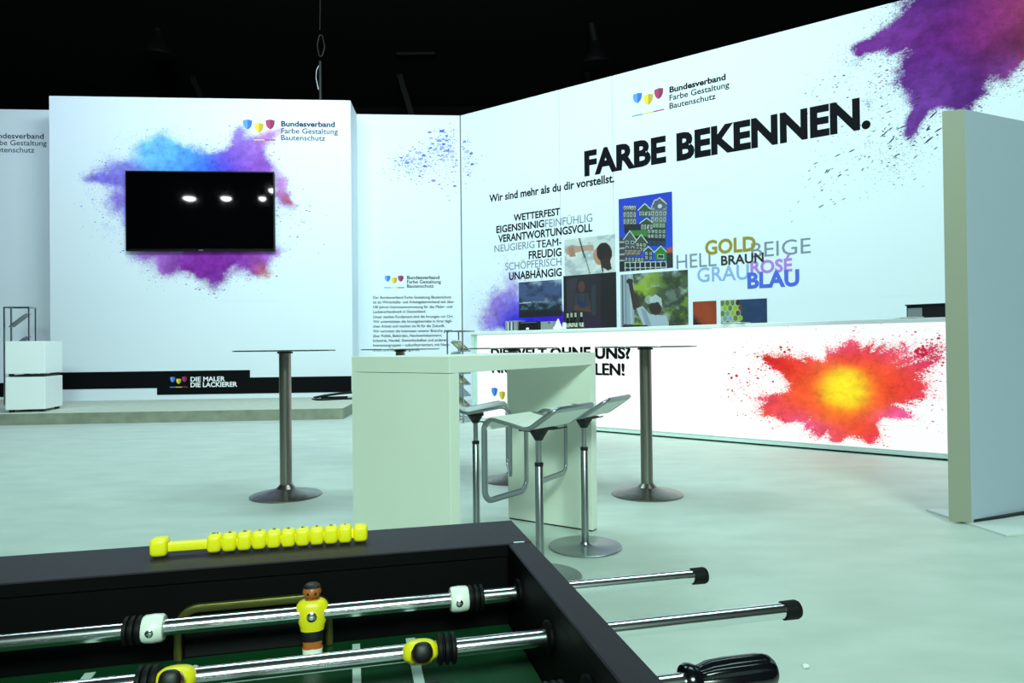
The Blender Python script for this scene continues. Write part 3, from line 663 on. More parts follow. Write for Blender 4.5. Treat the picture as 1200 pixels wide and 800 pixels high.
# the larger printed crumbs round the burst
sp = MB(); r_ = random.Random(8)
for (cx, cy, n, sx, sy, sz) in ((1093, 410, 26, 14, 14, 2.2), (1078, 413, 8, 5, 4, 3.6), (885, 432, 16, 22, 10, 2.0), (863, 444, 8, 10, 4, 2.6), (902, 430, 4, 8, 4, 3.2), (920, 409, 5, 6, 3, 2.6), (1062, 390, 5, 10, 3, 2.0), (1070, 455, 16, 14, 20, 1.6), (860, 462, 8, 8, 8, 1.6)):
    for i in range(n):
        px, py = r_.gauss(cx, sx), r_.gauss(cy, sy)
        if not (848 < px < 1108 and 387 < py < 520): continue
        u, v = CNT.uv(px, py); s = sz*r_.uniform(.35, 1)/115; k = r_.randint(5, 7)
        sp.add([(u+s*math.cos(6.283*a/k)*r_.uniform(.6, 1.2), v+s*math.sin(6.283*a/k)*r_.uniform(.5, 1), .0065) for a in range(k)], [tuple(range(k))])
tag(sp.build('powder_specks', mat('ink_crimson', 'C81838', .6, emit=.5), ctr), kind='stuff')
put_text(CNT, 'DIE WELT OHNE UNS?', 575.7, 419.7, 739.3, 13.2, M_ink, ctr, bold=.045, refx=735, w=.006)
put_text(CNT, 'NICHT AUSZUMALEN!', 577, 439.6, 732.5, 13.6, M_ink, ctr, bold=.045, refx=730, w=.006)
put_logo(CNT, [(576.2, 583.3, 453.8, 464.2), (585.2, 592.3, 458, 468.2), (594.5, 601.5, 453.6, 464)], ((576, 474.2), (602, 474.2), 1.2),
         [('Bundesverband', 606, 459, 640), ('Farbe Gestaltung', 606, 466.4, 642), ('Bautenschutz', 606, 474, 634)], ctr, 5, ink=M_ink)
for o in [c_ for c_ in ctr.children if c_.name.startswith(('shield', 'emblem'))]: o.location.z = .003
for o in [c_ for c_ in ctr.children if c_.name.startswith('lettering')]: o.location.z = .001

# things standing on the counter
def on_counter(px, back=.18):
    u = CNT.uv(px, 384)[0]; p = CNT.pt(u, CH, -back)
    t = projx(p); u += (px-t)/85.0; return CNT.pt(u, CH, -back)
cyaw = math.atan2(CNT.u.y, CNT.u.x)
def counter_box(px0, px1, ph, name, m, label, cat, back=.3, depth=.2):
    p = on_counter((px0+px1)/2, back); z = (p-EYE).dot(fw)/F; w = (px1-px0)*z/CNT.u.x*.93; h = ph*z
    t = empty(name, p, cyaw, label, cat); MB().box((0, 0, h/2+.001), (w, depth, h), bev=.006).build('casing', m, t); return t, w, h
t, w, h = counter_box(608, 633, 11, 'card_printer', M_black, 'black device box on the counter left of the bottles', 'printer')
MB().box((-.02, -.103, .03), (.05, .006, .03)).build('white_sticker', M_paper, t); MB().box((0, -.102, h-.02), (w*.8, .004, .006)).build('slot', M_grey, t)
t, w, h = counter_box(634.5, 648.5, 10, 'cardboard_box', M_grey, 'grey box between black device and bottles on counter', 'box')
MB().box((w*.25, -.101, h*.85), (.03, .004, .02)).build('label_tag', M_black, t)
t, w, h = counter_box(592, 607, 12, 'magazine_holder', M_grey, 'grey holder with loose papers at the left counter end', 'holder')
for k in range(4): MB().box((-.06+k*.035, -.104, h*.5), (.008, .006, h*.8), M=Matrix.Rotation(.0, 4, 'X')).build('paper_sheet', M_black if k % 2 else M_paper, t)
p = on_counter(653, .12)
t = empty('paper_napkin', p, cyaw, 'crumpled white napkin between grey box and bottles', 'napkin')
b = MB(); b.lathe([(.07, .001), (.075, .02), (.045, .05), (.03, .1), (.008, .155)], 9, mod=lambda t_, z: 1+.25*math.sin(3*t_+z*30)); b.build('folded_paper', M_paper, t)
def bottle(px, label, back=.12):
    t = empty('beer_bottle', on_counter(px, back), cyaw, label, 'bottle', 'bottles on the counter')
    MB().lathe([(.028, .001), (.03, .006), (.03, .12), (.027, .14), (.013, .165), (.012, .2), (.014, .202), (.014, .21)], 20).build('glass_body', M_bottle, t, 40)
    MB().lathe([(.0145, .168), (.0135, .2), (.0148, .206), (.0148, .222), (.012, .226)], 16).build('foil_cap', mat('gold_foil', 'B8C49A', .4, .3), t, 40)
    MB().lathe([(.0305, .03), (.0308, .032), (.0308, .085), (.0305, .087)], 20).build('paper_label', mat('bottle_label', 'DDE6CC', .5, noise=(50, '3A4A30', .08, ST1)), t, 40)
    return t
for px, lb, bk in ((663.5, 'dark bottle with foil neck at the left of the counter bottles', .2), (668.8, 'dark bottle second from the left among the counter bottles', .12), (673.5, 'dark bottle second from the right among the counter bottles', .12), (680.5, 'dark bottle at the right of the counter bottles', .12)):
    bottle(px, lb, bk)
t = empty('small_carton', on_counter(661, .06), cyaw, 'small white carton in front of the leftmost bottle', 'carton'); MB().box((0, 0, .045), (.045, .04, .088), bev=.003).build('carton_body', M_paper, t); MB().box((0, 0, .096), (.03, .025, .014)).build('carton_lid', M_grey, t)
t = empty('paper_stack', on_counter(862, .05), cyaw, 'loose white sheets lying on the counter under the hexagon print', 'paper')
for k, (dx, rz) in enumerate(((0, .1), (.05, -.2), (-.04, .3))): MB().box((dx, 0, .004+.006*k), (.21, .15, .004), M=Matrix.Rotation(rz, 4, 'Z')).build('sheet', M_paper, t)
t = empty('paper_stack', on_counter(1062, .05), cyaw, 'loose white sheets lying on the counter beside the dark screen', 'paper')
for k, (dx, rz) in enumerate(((0, -.1), (.05, .2))): MB().box((dx, 0, .004+.006*k), (.21, .15, .004), M=Matrix.Rotation(rz, 4, 'Z')).build('sheet', M_paper, t)
t, w, h = counter_box(1076, 1120, 15.5, 'drinks_cooler', M_black, 'black box with grey side panel on the right counter end', 'appliance', back=.3)
MB().box((-w/2+.075, -.103, h*.42), (.13, .006, h*.78)).build('side_panel', M_grey, t); MB().box((0, -.0, h+.006), (w+.02, .23, .012)).build('lid', M_black, t)

# ------------------------------------------------------------------ white cabinet, racks and cable on the stage
cb = onz(53, 482.3, STH); t = empty('loudspeaker_cabinet', cb, math.radians(14), 'tall white cabinet of two stacked boxes on the stage left end', 'cabinet')
h2 = .625
for k in range(2): MB().box((-.285, .36, .045+k*(.53+.055)+.265), (.57, .72, .53), bev=.006).build('box_body', M_whitec, t)
for k in range(2):
    for (x, y) in ((-.51, .08), (-.06, .08), (-.06, .64), (-.51, .64)):
        MB().box((x, y, .024+k*.585-.001), (.06, .06, .044)).build('foot', M_darkm, t)
MB().box((-.285, .36, .045+.53+.02), (.5, .66, .02)).build('spacer', M_darkm, t)

def rack(name, loc, rz, W, Hh, D, label, nshelf, th=.022, fill=True, group=None):
    t = empty(name, loc, rz, label, 'rack', group); tilt = math.radians(-38 if W > .35 else 38)
    for sx in (-1, 1):
        for sy in (-1, 1):
            MB().box((sx*(W/2-th/2), sy*(D/2-th/2), Hh/2+.001), (th, th, Hh)).build('post', M_frame, t)
    for z in (.06, Hh-th/2):
        for sy in (-1, 1): MB().box((0, sy*(D/2-th/2), z), (W-2*th, th, th)).build('rail', M_frame, t)
        for sx in (-1, 1): MB().box((sx*(W/2-th/2), 0, z), (th, D-2*th, th)).build('rail', M_frame, t)
    for k in range(nshelf):
        z = .3+(Hh-.55)*k/(nshelf-1); R_ = Matrix.Translation((0, 0, z)) @ Matrix.Rotation(tilt, 4, 'Y') if W < D*1.01 or fill == 2 else Matrix.Translation((0, 0, z)) @ Matrix.Rotation(math.radians(38), 4, 'X')
        s = MB().box((0, 0, 0), (W-.06, D-.06, .012), M=R_).build('tray', M_alu, t)
        e = MB().box((-(W-.06)/2 if fill == 2 else 0, 0 if fill == 2 else -(D-.06)/2, .018), (.012 if fill == 2 else W-.07, D-.07 if fill == 2 else .012, .036), M=R_).build('tray_lip', M_acryl, s)
        if k % 3 != 1: MB().box((0, 0, .014), ((W-.06)*.7, (D-.06)*.8, .015), M=R_).build('brochure', M_bro, s)
    return t
rk = onz(24, 474, STH); rack('brochure_rack', rk, YAW, .46, 1.83, .22, 'tall steel wire brochure rack behind the white stage cabinet', 4, fill=2)
rk = onz(541.5, 495, 0); rack('brochure_rack', rk+Vector((-.02, .15, 0)), -.5, .3, 1.42, .34, 'narrow brochure rack with slanted trays beside the counter left end', 6, th=.016, fill=2)

# cable and power strip near the stage's right end
cpt = [onz(366, 468.3, STH), onz(372, 469.4, STH), onz(382, 469.2, STH), onz(392, 468.6, STH), onz(402, 468.2, STH), onz(412, 467.8, STH), onz(424, 467, STH)]
b = MB(); b.sweep(fillet([p+Vector((0, 0, .014)) for p in cpt], .2), circ(.013, 8)); o = b.build('power_cable', M_rubber, None, 60); tag(o, 'thin black cable lying near the right end of the stage', 'cable')
p = onz(392, 466.8, STH); t = empty('cable_cover', p, YAW+.12, 'flat black folded cloth lying on the stage beside the cable', 'cloth')
b = MB(); b.sweep([(-.38, -.05, .03), (-.2, 0, .06), (.05, .02, .09), (.34, .06, .11)], rrect(.03, .22, .012)); b.box((0, 0, .02), (.5, .16, .036)); b.build('cloth_body', M_rubber, t, 40)

# ------------------------------------------------------------------ white bar table
TP = Vector((.526, 4.306, 0)); TH = .586
Lr = Vector((math.sin(TH), math.cos(TH), 0)); Wr = Vector((-math.cos(TH), math.sin(TH), 0))
TL, TW, TT, TZ, TS = 1.465, .629, .071, 1.115, .08
bt = empty('bar_table', TP-Lr*TL/2+Wr*TW/2, 0, 'white panel-sided high bar table with stools in the middle', 'table')
bt.matrix_world = Matrix(((Lr.x, Wr.x, 0, bt.location.x), (Lr.y, Wr.y, 0, bt.location.y), (0, 0, 1, 0), (0, 0, 0, 1)))
MB().box((0, 0, TZ-TS/2), (TL, TW, TS-.003), bev=.002).build('tabletop', M_white, bt)
for sx in (-1, 1):
    MB().box((sx*(TL/2-TT/2), 0, (TZ-TS)/2+.004), (TT, TW, TZ-TS-.010), bev=.002).build('side_panel', M_white, bt)
    MB().box((sx*(TL/2-TT/2), 0, .004), (TT-.01, TW-.01, .006)).build('glide', M_black, bt)

# ------------------------------------------------------------------ stools
def make_stool():
    t = empty('bar_stool', (0, 0, 0), 0, 'x', 'stool', 'bar stools at the white table')
    w = .178
    MB().lathe([(.208, .001), (.21, .003), (.21, .008), (.207, .010), (.045, .014), (.03, .022), (.026, .032)], 56).build('base_plate', M_frame, t, 30)
    MB().lathe([(.021, .03), (.021, .566), (.018, .57)], 24).build('column', M_frame, t, 40)
    MB().lathe([(.0225, .556), (.0225, .572), (.018, .575)], 24).build('collar', M_black, t, 40)
    MB().lathe([(.0145, .57), (.0145, .72)], 20).build('gas_lift', M_frame, t, 40)
    b = MB(); b.lathe([(.02, .685), (.028, .7), (.05, .735), (.052, .74)], 20); b.box((0, 0, .742), (.2, .1, .008)); b.build('seat_mount', M_darkm, t, 40)
    MB().sweep(fillet([(.03, 0, .735), (.12, -.01, .728), (.24, -.015, .728)], .03), circ(.004, 8)).build('lever', M_darkm, t, 50)
    # y = front
    loop = [(w, -.215, .858), (w, -.065, .757), (w, .205, .806), (w, .205, .385), (-w, .205, .385), (-w, .205, .806), (-w, -.065, .757), (-w, -.215, .858)]
    pts = fillet(loop, [.035, .09, .055, .055, .055, .055, .09, .035], closed=True, n=8)
    # flat bar section kept broad across the seat surface
    MB().sweep(pts, rrect(.018, .031, .006, 2), closed=True, up=(1, 0, 0)).build('frame_loop', M_frame, t, 50)
    prof = fillet([(0, .198, .74), (0, .202, .804), (0, -.065, .757), (0, -.208, .850)], .06, n=8)
    b = MB(); n = len(prof); vs = []
    for i, p in enumerate(prof):
        a = prof[max(i-1, 0)]; c_ = prof[min(i+1, n-1)]; d = (c_-a).normalized(); nn = Vector((0, -d.z, d.y)).normalized()*.006
        for sg in (1, -1):
            for x in (-w+.007, w-.007): vs.append((x, p.y+nn.y*sg, p.z+nn.z*sg))
    fs = []
    for i in range(n-1):
        q = 4*i
        fs += [(q, q+1, q+5, q+4), (q+2, q+6, q+7, q+3), (q, q+4, q+6, q+2), (q+1, q+3, q+7, q+5)]
    fs += [(0, 2, 3, 1), (4*n-4, 4*n-3, 4*n-1, 4*n-2)]
    b.add(vs, fs).build('seat', M_seat, t, 40)
    return t
proto = make_stool()
def stool(first, x, y, front, label):
    o = proto if first else dup(proto)
    o.location = (x, y, 0); o.rotation_euler = (0, 0, math.atan2(front[1], front[0])-math.pi/2); o['label'] = label; return o
stool(1, .128, 3.42, (-.80, .60), 'steel and white bar stool nearest the football table corner')
stool(0, .408, 3.93, (-.86, .51), 'steel and white bar stool by the right panel of the white table')
stool(0, -.232, 4.24, (1, .06), 'steel bar stool on the far side of the white table')

# ------------------------------------------------------------------ round bistro tables
def make_round():
    t = empty('round_table', (0, 0, 0), 0, 'x', 'table', 'round glass-topped bar tables')
    MB().lathe([(.275, .001), (.275, .008), (.262, .014), (.16, .034), (.075, .06), (.052, .085), (.048, .09)], 64).build('base', M_steel, t, 30)
    MB().lathe([(.046, .085), (.046, 1.128)], 40).build('column', M_steel, t, 40)
    MB().lathe([(.06, 1.122), (.06, 1.134), (.05, 1.138)], 32).build('mounting_plate', M_darkm, t, 40)
    MB().lathe([(.382, 1.138), (.39, 1.141), (.39, 1.146), (.387, 1.149)], 72).build('glass_top', M_glass, t, 40)
    return t
rt = make_round()
spots = [((335.3, 580.5), 'round high table with steel column in front of the stage'), ((758.3, 579), 'round high table with steel column right of the white bar table'),
         ((603, 562), 'round high table standing mostly hidden behind the white bar table end')]
for i, ((px, py), lb) in enumerate(spots):
    o = rt if i == 0 else dup(rt); q = onz(px, py, 0); o.location = q; o['label'] = lb
o = dup(rt); o.location = ((469-600)/800*6.8, 6.8, 0); o['label'] = 'farthest round high table seen over the left end of the white table'

# ------------------------------------------------------------------ free-standing partition at the right
a0 = onz(1138.5, 614.5, 0); a1 = a0+Vector((.57, .25, 0)).normalized()*2.3; PT = .145; pn = Vector((-(a1-a0).y, (a1-a0).x, 0)).normalized()
e0_ = onz(1112, 613.2, 0)
PZ = 2.63
pt_ = empty('partition_panel', a0, 0, 'tall freestanding grey panel at the right edge standing on a flat plate', 'partition')
def loc_(v): return v-a0
q = [Vector((0, 0, 0)), a1-a0, a1-a0+pn*PT, e0_-a0]
b = MB(); b.prism([(p.x, p.y) for p in q], .014, PZ); o = b.build('panel_body', [M_parte, M_partg], pt_)
# broad faces grey-blue, ends paler
for pgn in o.data.polygons: pgn.material_index = 1 if abs(pgn.normal.dot((a1-a0).normalized().cross(Vector((0, 0, 1))))) > .9 else 0
q1 = Vector((0, 0, 0)); dirp = (a1-a0).normalized(); nf = Vector((dirp.y, -dirp.x, 0))
g0 = onz(1085, 598.5, 0)-a0; g1 = onz(1179, 629, 0)-a0
gd = (g1-g0).normalized(); gb = Vector((-gd.y, gd.x, 0))
b = MB(); b.prism([(p.x, p.y) for p in (g0, g1, g1+Vector((.6, .12, 0)), g1+Vector((.6, .12, 0))+gb*.4, g0+gb*.09)], .001, .012); b.build('foot_plate', M_plate, pt_)
MB().prism([(p.x, p.y) for p in (dirp*.02+nf*.002, dirp*2.25+nf*.002, dirp*2.25+nf*.02, dirp*.3+nf*.02)], .012, .03).build('bottom_edge', M_black, pt_)

# ------------------------------------------------------------------ table football
FY = math.radians(13.3); C0 = Vector((-.003, .992, 0)); RZ = .90
A = Vector((-math.cos(FY), -math.sin(FY), 0)); B = Vector((math.sin(FY), -math.cos(FY), 0))
ft = bpy.data.objects.new('football_table', None); COL.objects.link(ft); tag(ft, 'black football table with green pitch in the foreground', 'game table')
# local x = along the end wall to the right (-A), y = away from the players' end (-B); origin at the far right outer corner
X_ = -A; Y_ = -B
ft.matrix_world = Matrix(((X_.x, Y_.x, 0, C0.x), (X_.y, Y_.y, 0, C0.y), (0, 0, 1, 0), (0, 0, 0, 1)))
WI = .032; BI = .115; LEN = 1.36; WID = .662+.03; RT_ = .017
def fx(a, b_, z): return (-a, -b_, z)
inner0, inner1 = WI, WID-WI
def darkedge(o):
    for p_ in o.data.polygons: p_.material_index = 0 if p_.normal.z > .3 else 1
# rim boards
darkedge(MB().box(fx(WID/2, BI/2, RZ-RT_/2), (WID, BI, RT_), bev=.0015).build('end_ledge', [M_rimp, M_inner], ft))
darkedge(MB().box(fx(WID/2, LEN-BI/2, RZ-RT_/2), (WID, BI, RT_), bev=.0015).build('end_ledge', [M_rimp, M_inner], ft))
for a in (WI/2, WID-WI/2): darkedge(MB().box(fx(a, LEN/2, RZ-RT_/2-.0004), (WI, LEN-2*BI-.001, RT_), bev=.0015).build('side_rail', [M_rimp, M_inner], ft))
# inner and outer boards
zf = H-.352; zb = .66
zt = RZ-RT_-.0005
MB().box(fx(WID/2, BI-.012, (zt+zb)/2), (WID-2*WI, .02, zt-zb)).build('end_board', M_inner, ft)
MB().box(fx(WID/2, LEN-BI+.012, (zt+zb)/2), (WID-2*WI, .02, zt-zb)).build('end_board', M_inner, ft)
for a in (WI/2, WID-WI/2): MB().box(fx(a, LEN/2, (zt+zb)/2), (WI-.002, LEN-.004, zt-zb)).build('side_board', M_inner, ft)
MB().box(fx(WID/2, .012, (zt+zb)/2), (WID-2*WI-.002, .02, zt-zb)).build('outer_board', M_rimp, ft)
MB().box(fx(WID/2, LEN-.012, (zt+zb)/2), (WID-2*WI-.002, .02, zt-zb)).build('outer_board', M_rimp, ft)
MB().box(fx(WID/2, LEN/2, zf-.008), (WID-2*WI-.001, LEN-2*BI, .016)).build('playfield', M_green, ft)
MB().box(fx(WID/2, LEN/2, zb+.008), (WID-.01, LEN-.01, .016)).build('bottom_board', M_inner, ft)
for a in (.06, WID-.06):
    for b_ in (.07, LEN-.07):
        l = MB().box(fx(a, b_, zb/2+.005), (.09, .09, zb-.01), bev=.004).build('leg', M_rimp, ft)
        MB().box(fx(a, b_, .003), (.07, .07, .005)).build('foot_pad', M_rubber, l)
# corner joint fitting
MB().box(fx(.018, BI+.0, RZ+.0006), (.014, .004, .0012), M=None).build('corner_bracket', M_chrome, ft)
# pitch lines
ac = WID/2-.012
cen = .332
lines = [(cen-.174, BI, BI+.155, .011), (cen+.174, BI, BI+.155, .011), (cen-.11, BI, BI+.11, .009), (cen+.11, BI, BI+.11, .009)]
for a, b0, b1, wd_ in lines: MB().box(fx(a, (b0+b1)/2+.012, zf+.0004), (wd_, b1-b0-.0, .0008)).build('pitch_line', M_line, ft)
for b1, hw_, wd_ in ((BI+.167, .174, .010), (BI+.122, .11, .009)): MB().box(fx(cen, b1+.004, zf+.0004), (2*hw_+wd_, wd_, .0008)).build('pitch_line', M_line, ft)
MB().box(fx(cen, LEN/2, zf+.0004), (WID-2*WI-.01, .01, .0008)).build('pitch_line', M_line, ft)
# goal mouth
go = MB().box(fx(.336, BI-.0015, zf+.026), (.155, .0012, .05)).build('goal', mat('goal_mouth', '020203', .9), ft)
gp = fillet([fx(.336-.083, BI+.004, zf+.001), fx(.336-.083, BI+.004, zf+.058), fx(.336+.083, BI+.004, zf+.058), fx(.336+.083, BI+.004, zf+.001)], .022, n=8)
MB().sweep(gp, rrect(.008, .0095, .002, 2), up=(0, 1, 0)).build('goal_frame', M_brass, go, 40)

RODZ = H-.2945; RR = .0084
def along(px, b_):
    lo, hi = -.5, 1.2
    for _ in range(50):
        m_ = (lo+hi)/2; P_ = ft.matrix_world @ Vector(fx(m_, b_, RODZ))
        if projx(P_) > px: lo = m_
        else: hi = m_
    return (lo+hi)/2
RX = Matrix.Rotation(math.pi/2, 4, 'Y')
def ring_mesh(prof, n=28): return MB().lathe(prof, n, M=RX)
def inst(name, src, parent, x, rx=0):
    o = src.copy(); o.name = name; COL.objects.link(o); o.parent = parent; o.location = (x, 0, 0); o.rotation_euler = (rx, 0, 0); return o
def player_mb():
    # (z, half width, half depth, y offset, material) from the feet up; local x = along the rod, -y = facing
    secs = [(-.0560, .0075, .0085, -.001, 0), (-.0545, .0095, .0105, -.001, 0), (-.0440, .0100, .0080, 0, 0), (-.0415, .0104, .0078, 0, 0), (-.0412, .0095, .0070, 0, 1), (-.0365, .0098, .0072, 0, 1),
            (-.0325, .0100, .0076, 0, 1), (-.0322, .0112, .0088, 0, 2), (-.0240, .0115, .0095, 0, 2), (-.0178, .0108, .0092, 0, 2), (-.0175, .0120, .0100, 0, 3), (-.0120, .0128, .0108, 0, 3),
            (-.0040, .0150, .0118, 0, 3), (.0040, .0158, .0120, 0, 3), (.0100, .0156, .0108, 0, 3), (.0138, .0130, .0090, 0, 3), (.0158, .0080, .0068, .0005, 3), (.0160, .0048, .0052, .0005, 1), (.0180, .0046, .0050, .0003, 1),
            (.0195, .0064, .0066, -.0005, 1), (.0230, .0078, .0082, -.001, 1), (.0262, .0084, .0088, -.001, 1), (.0308, .0082, .0086, -.0005, 1), (.0312, .0085, .0090, .0002, 4), (.0330, .0076, .0080, .0006, 4), (.0348, .0050, .0054, .001, 4), (.0354, .0015, .0015, .001, 4)]
    n = 24; b = MB()
    for i, (z, hw, hd, yo, mi) in enumerate(secs):
        if -.0420 < z < -.022: z += .0035
        z0_ = z
        for k in range(n):
            z = z0_
            t = 2*math.pi*k/n; c_, s_ = math.cos(t), math.sin(t); e = .8
            x = hw*1.08*math.copysign(abs(c_)**e, c_); y = yo+hd*math.copysign(abs(s_)**e, s_)
            if 19 <= i <= 22 and abs(t-1.5*math.pi) < .16: y -= (.0022, .003, .0014, .0002)[i-19]   # nose
            if i == 21 and .3 < abs(t-1.5*math.pi) < .62: y += .0012                                    # eye hollows
            if i in (20, 21) and abs(c_) > .95: x *= 1.13                                               # ears
            if mi == 0 or (mi == 1 and z < 0):
                if abs(c_) < .25: y *= .82                                                              # cleft between the legs
            if mi == 3 and .003 < abs(x) and -.01 < z < .008 and abs(c_) > .9: x *= 1.06                # upper arms
            if i in (13, 14) and .75 < abs(t-1.5*math.pi) < 1.0: y += .0012                             # arm crease
            if z > .016: z = .016+(z-.016)*.9
            b.v.append((x, y, z))
    for i in range(len(secs)-1):
        mi = secs[i+1][4]
        for k in range(n): 
            b.f.append((i*n+k, i*n+(k+1) % n, (i+1)*n+(k+1) % n, (i+1)*n+k)); 
            back = math.sin(2*math.pi*(k+.5)/n) > .05
            af = abs((2*math.pi*(k+.5)/n)-1.5*math.pi); b.m.append(4 if (mi == 1 and ((i >= 19 and back) or (i == 20 and .3 < af < .6))) else mi)
    b.f.append(tuple(range(n))[::-1]); b.m.append(0); b.f.append(tuple((len(secs)-1)*n+k for k in range(n))); b.m.append(4)
    return b
PM = [M_collar, M_skin, M_black, M_yel, M_hair]
PMo = [M_collar, M_skin, M_collar, mat('blue_plastic', '1C3C9C', .35), M_hair]
P_pl = player_mb().build('player_figure', PM, None, 50); P_op = player_mb().build('player_figure', PMo, None, 50)
P_col = ring_mesh([(.0092, -.0105), (.0128, -.0105), (.0142, -.0085), (.0148, 0), (.0142, .0085), (.0128, .0105), (.0092, .0105)]).build('collar_ring', M_collar, None, 40)
pr = []
for k in range(3): 
    z = -.0095+k*.0065; pr += [(.0115, z), (.0145, z+.0012), (.0148, z+.0032), (.0145, z+.0045), (.0115, z+.0058)]
P_bmp = ring_mesh([(.0092, -.0095)]+pr+[(.0092, .0098)]).build('rubber_bumper', M_rubber, None, 50)
P_cap = ring_mesh([(.0080, -.010), (.0102, -.010), (.0104, .004), (.0104, .006), (.0092, .009), (.004, .010)]).build('end_cap', M_rubber, None, 40)
P_scr = MB(); P_scr.lathe([(.0042, 0), (.0042, .0008), (.0030, .0016), (.001, .0018)], 16, M=Matrix.Rotation(math.pi/2, 4, 'X')); P_scr.box((0, -.002, 0), (.0045, .0004, .0009)); P_scr = P_scr.build('screw', M_chrome, None, 40)
flute = lambda t, z: 1+(.07*math.cos(8*t) if -.045 < z < .048 else 0)
P_han = MB().lathe([(.0095, -.062), (.0155, -.061), (.0172, -.056), (.0165, -.05), (.0130, -.042), (.0140, -.036), (.0165, -.025), (.0175, 0), (.0175, .03), (.0170, .046), (.0155, .055), (.0120, .060), (.004, .062)], 64, M=RX, mod=flute).build('grip_handle', mat('gloss_black', '0C0D12', .18), None, 35)
P_bsh = ring_mesh([(.0085, -.003), (.017, -.003), (.0165, .001), (.0125, .0035), (.0085, .0035)]).build('rod_bushing', M_inner, None, 40)
SP = .1225
# (rod index, handle side on the right?, tilt, figures, own colour)
n1 = [(0, 0, 'y'), (1, 0, 'y'), (2, 1, 'o'), (3, 0, 'y'), (4, 1, 'o'), (5, 0, 'y'), (6, 1, 'o'), (7, 1, 'o')]
cnt = [1, 2, 3, 5, 5, 3, 2, 1]
for i, right, own in n1:
    bb = .165+SP*i
    # rod runs along local x at y=-bb
    bb += (.003, .009, 0, 0, 0, 0, 0, 0)[i]
    if i == 0: x1 = -along(826, bb)
    elif i == 1: x1 = -along(934, bb)
    elif i == 2: bb += .006; x1 = -along(892, bb)
    else: x1 = .2 if not right else .16
    xl = -WID-(.2 if right else .24)
    rod = MB().sweep([(xl, 0, 0), (x1-.004, 0, 0)], circ(RR, 24)).build('rod', M_chrome, ft, 40); rod.location = (0, -bb, RODZ)
    src = P_pl if own == 'y' else P_op
    if right:
        o = inst('grip_handle', P_han, rod, x1-.032); o.scale = (.72, .9, .9) if i == 2 else (1, 1, 1); o = inst('end_cap', P_cap, rod, xl); o.rotation_euler = (0, math.pi, 0)
    else:
        inst('end_cap', P_cap, rod, x1-.008); o = inst('grip_handle', P_han, rod, xl+.05); o.rotation_euler = (0, math.pi, 0)
    for a in (WI+.001, WID-WI-.001):
        o = inst('rod_bushing', P_bsh, rod, -a); o.rotation_euler = (0, math.pi if a < .3 else 0, 0)
    if i == 0:
        inst('player_figure', src, rod, -along(366, bb)); o = inst('screw', P_scr, rod, -along(366, bb)); o.location.y = -.0118; o.scale = (1.3, 1.3, 1.3)
        for px in (180.5, 538): 
            inst('collar_ring', P_col, rod, -along(px, bb)); o = inst('screw', P_scr, rod, -along(px-(1.5), bb)); o.location.y = -.0140
        inst('rubber_bumper', P_bmp, rod, -along(157, bb)); inst('rubber_bumper', P_bmp, rod, -along(557, bb))
    elif i == 1:
        for px, bp in ((208, 174), (492, 523)):
            inst('player_figure', src, rod, -along(px, bb), math.radians(68)); inst('rubber_bumper', P_bmp, rod, -along(bp, bb))
    else:
        n = cnt[i]; sp_ = {3: .17, 5: .105, 2: .24, 1: 0}[n]
        for k in range(n):
            o = inst('player_figure', src, rod, -(cen+(k-(n-1)/2)*sp_)); o.rotation_euler = (math.radians(-100 if i == 2 else 10), 0, 0 if own == 'y' else math.pi)
            if i == 2: o.rotation_euler = (math.radians(80), 0, math.pi)
        for a in (WI+.03, WID-WI-.03): inst('rubber_bumper', P_bmp, rod, -a)
for o in (P_pl, P_op, P_col, P_bmp, P_cap, P_scr, P_han, P_bsh): bpy.data.objects.remove(o)

# ---- score counter lying on the ledge
p0 = C0+A*.464+B*.055; p1 = C0+A*.207+B*.0545
sc = empty('score_counter', (p0.x, p0.y, RZ), math.atan2((p1-p0).y, (p1-p0).x), 'yellow sliding bead score counter on the black table ledge', 'score counter')
Ls = (p1-p0).length; s = .0195
def bead(x, sz, name, sq=.0235):
    b = MB(); R1 = sz/2; n = 14; ps = []
    # rounded cube: superquadric
    for i in range(n+1):
        th = -math.pi/2+math.pi*i/n
        for k in range(2*n):
            ph = 2*math.pi*k/(2*n); e = .5
            f = lambda v: math.copysign(abs(v)**e, v)
            b.v.append((x+sq/2*f(math.cos(th))*f(math.cos(ph)), R1*f(math.cos(th))*f(math.sin(ph)), .0012+R1+R1*f(math.sin(th))))
    m_ = 2*n
    for i in range(n):
        for k in range(m_): b.f.append((i*m_+k, i*m_+(k+1) % m_, (i+1)*m_+(k+1) % m_, (i+1)*m_+k)); b.m.append(0)
    o = b.build(name, M_bead, sc, 180)
    return o
bead(.0105, .0225, 'end_knob', .021); bead(Ls-.008, .0215, 'end_knob', .0185)
MB().sweep([(.018, 0, .0115), (Ls-.012, 0, .0115)], rrect(.011, .011, .002, 2)).build('bar', M_bead, sc, 30)
b0x = .073; stp = (Ls-.0275-b0x)/9
for k in range(10):
    x = b0x+k*stp; o = bead(x, .0225, 'bead', stp*1.0)
    me, v = text_mesh(str(10-k), .02); v[:, 0] -= (v[:, 0].min()+v[:, 0].max())/2; v[:, 1] -= CAP/2; v *= .0085; v[:, 0] = -v[:, 0]; v[:, 1] = -v[:, 1]; v[:, 0] += x; v[:, 2] = .0242
    me.vertices.foreach_set('co', v.ravel()); me.materials.clear(); me.materials.append(M_ink); me.update(); d = bpy.data.objects.new('numeral', me); COL.objects.link(d); d.parent = o

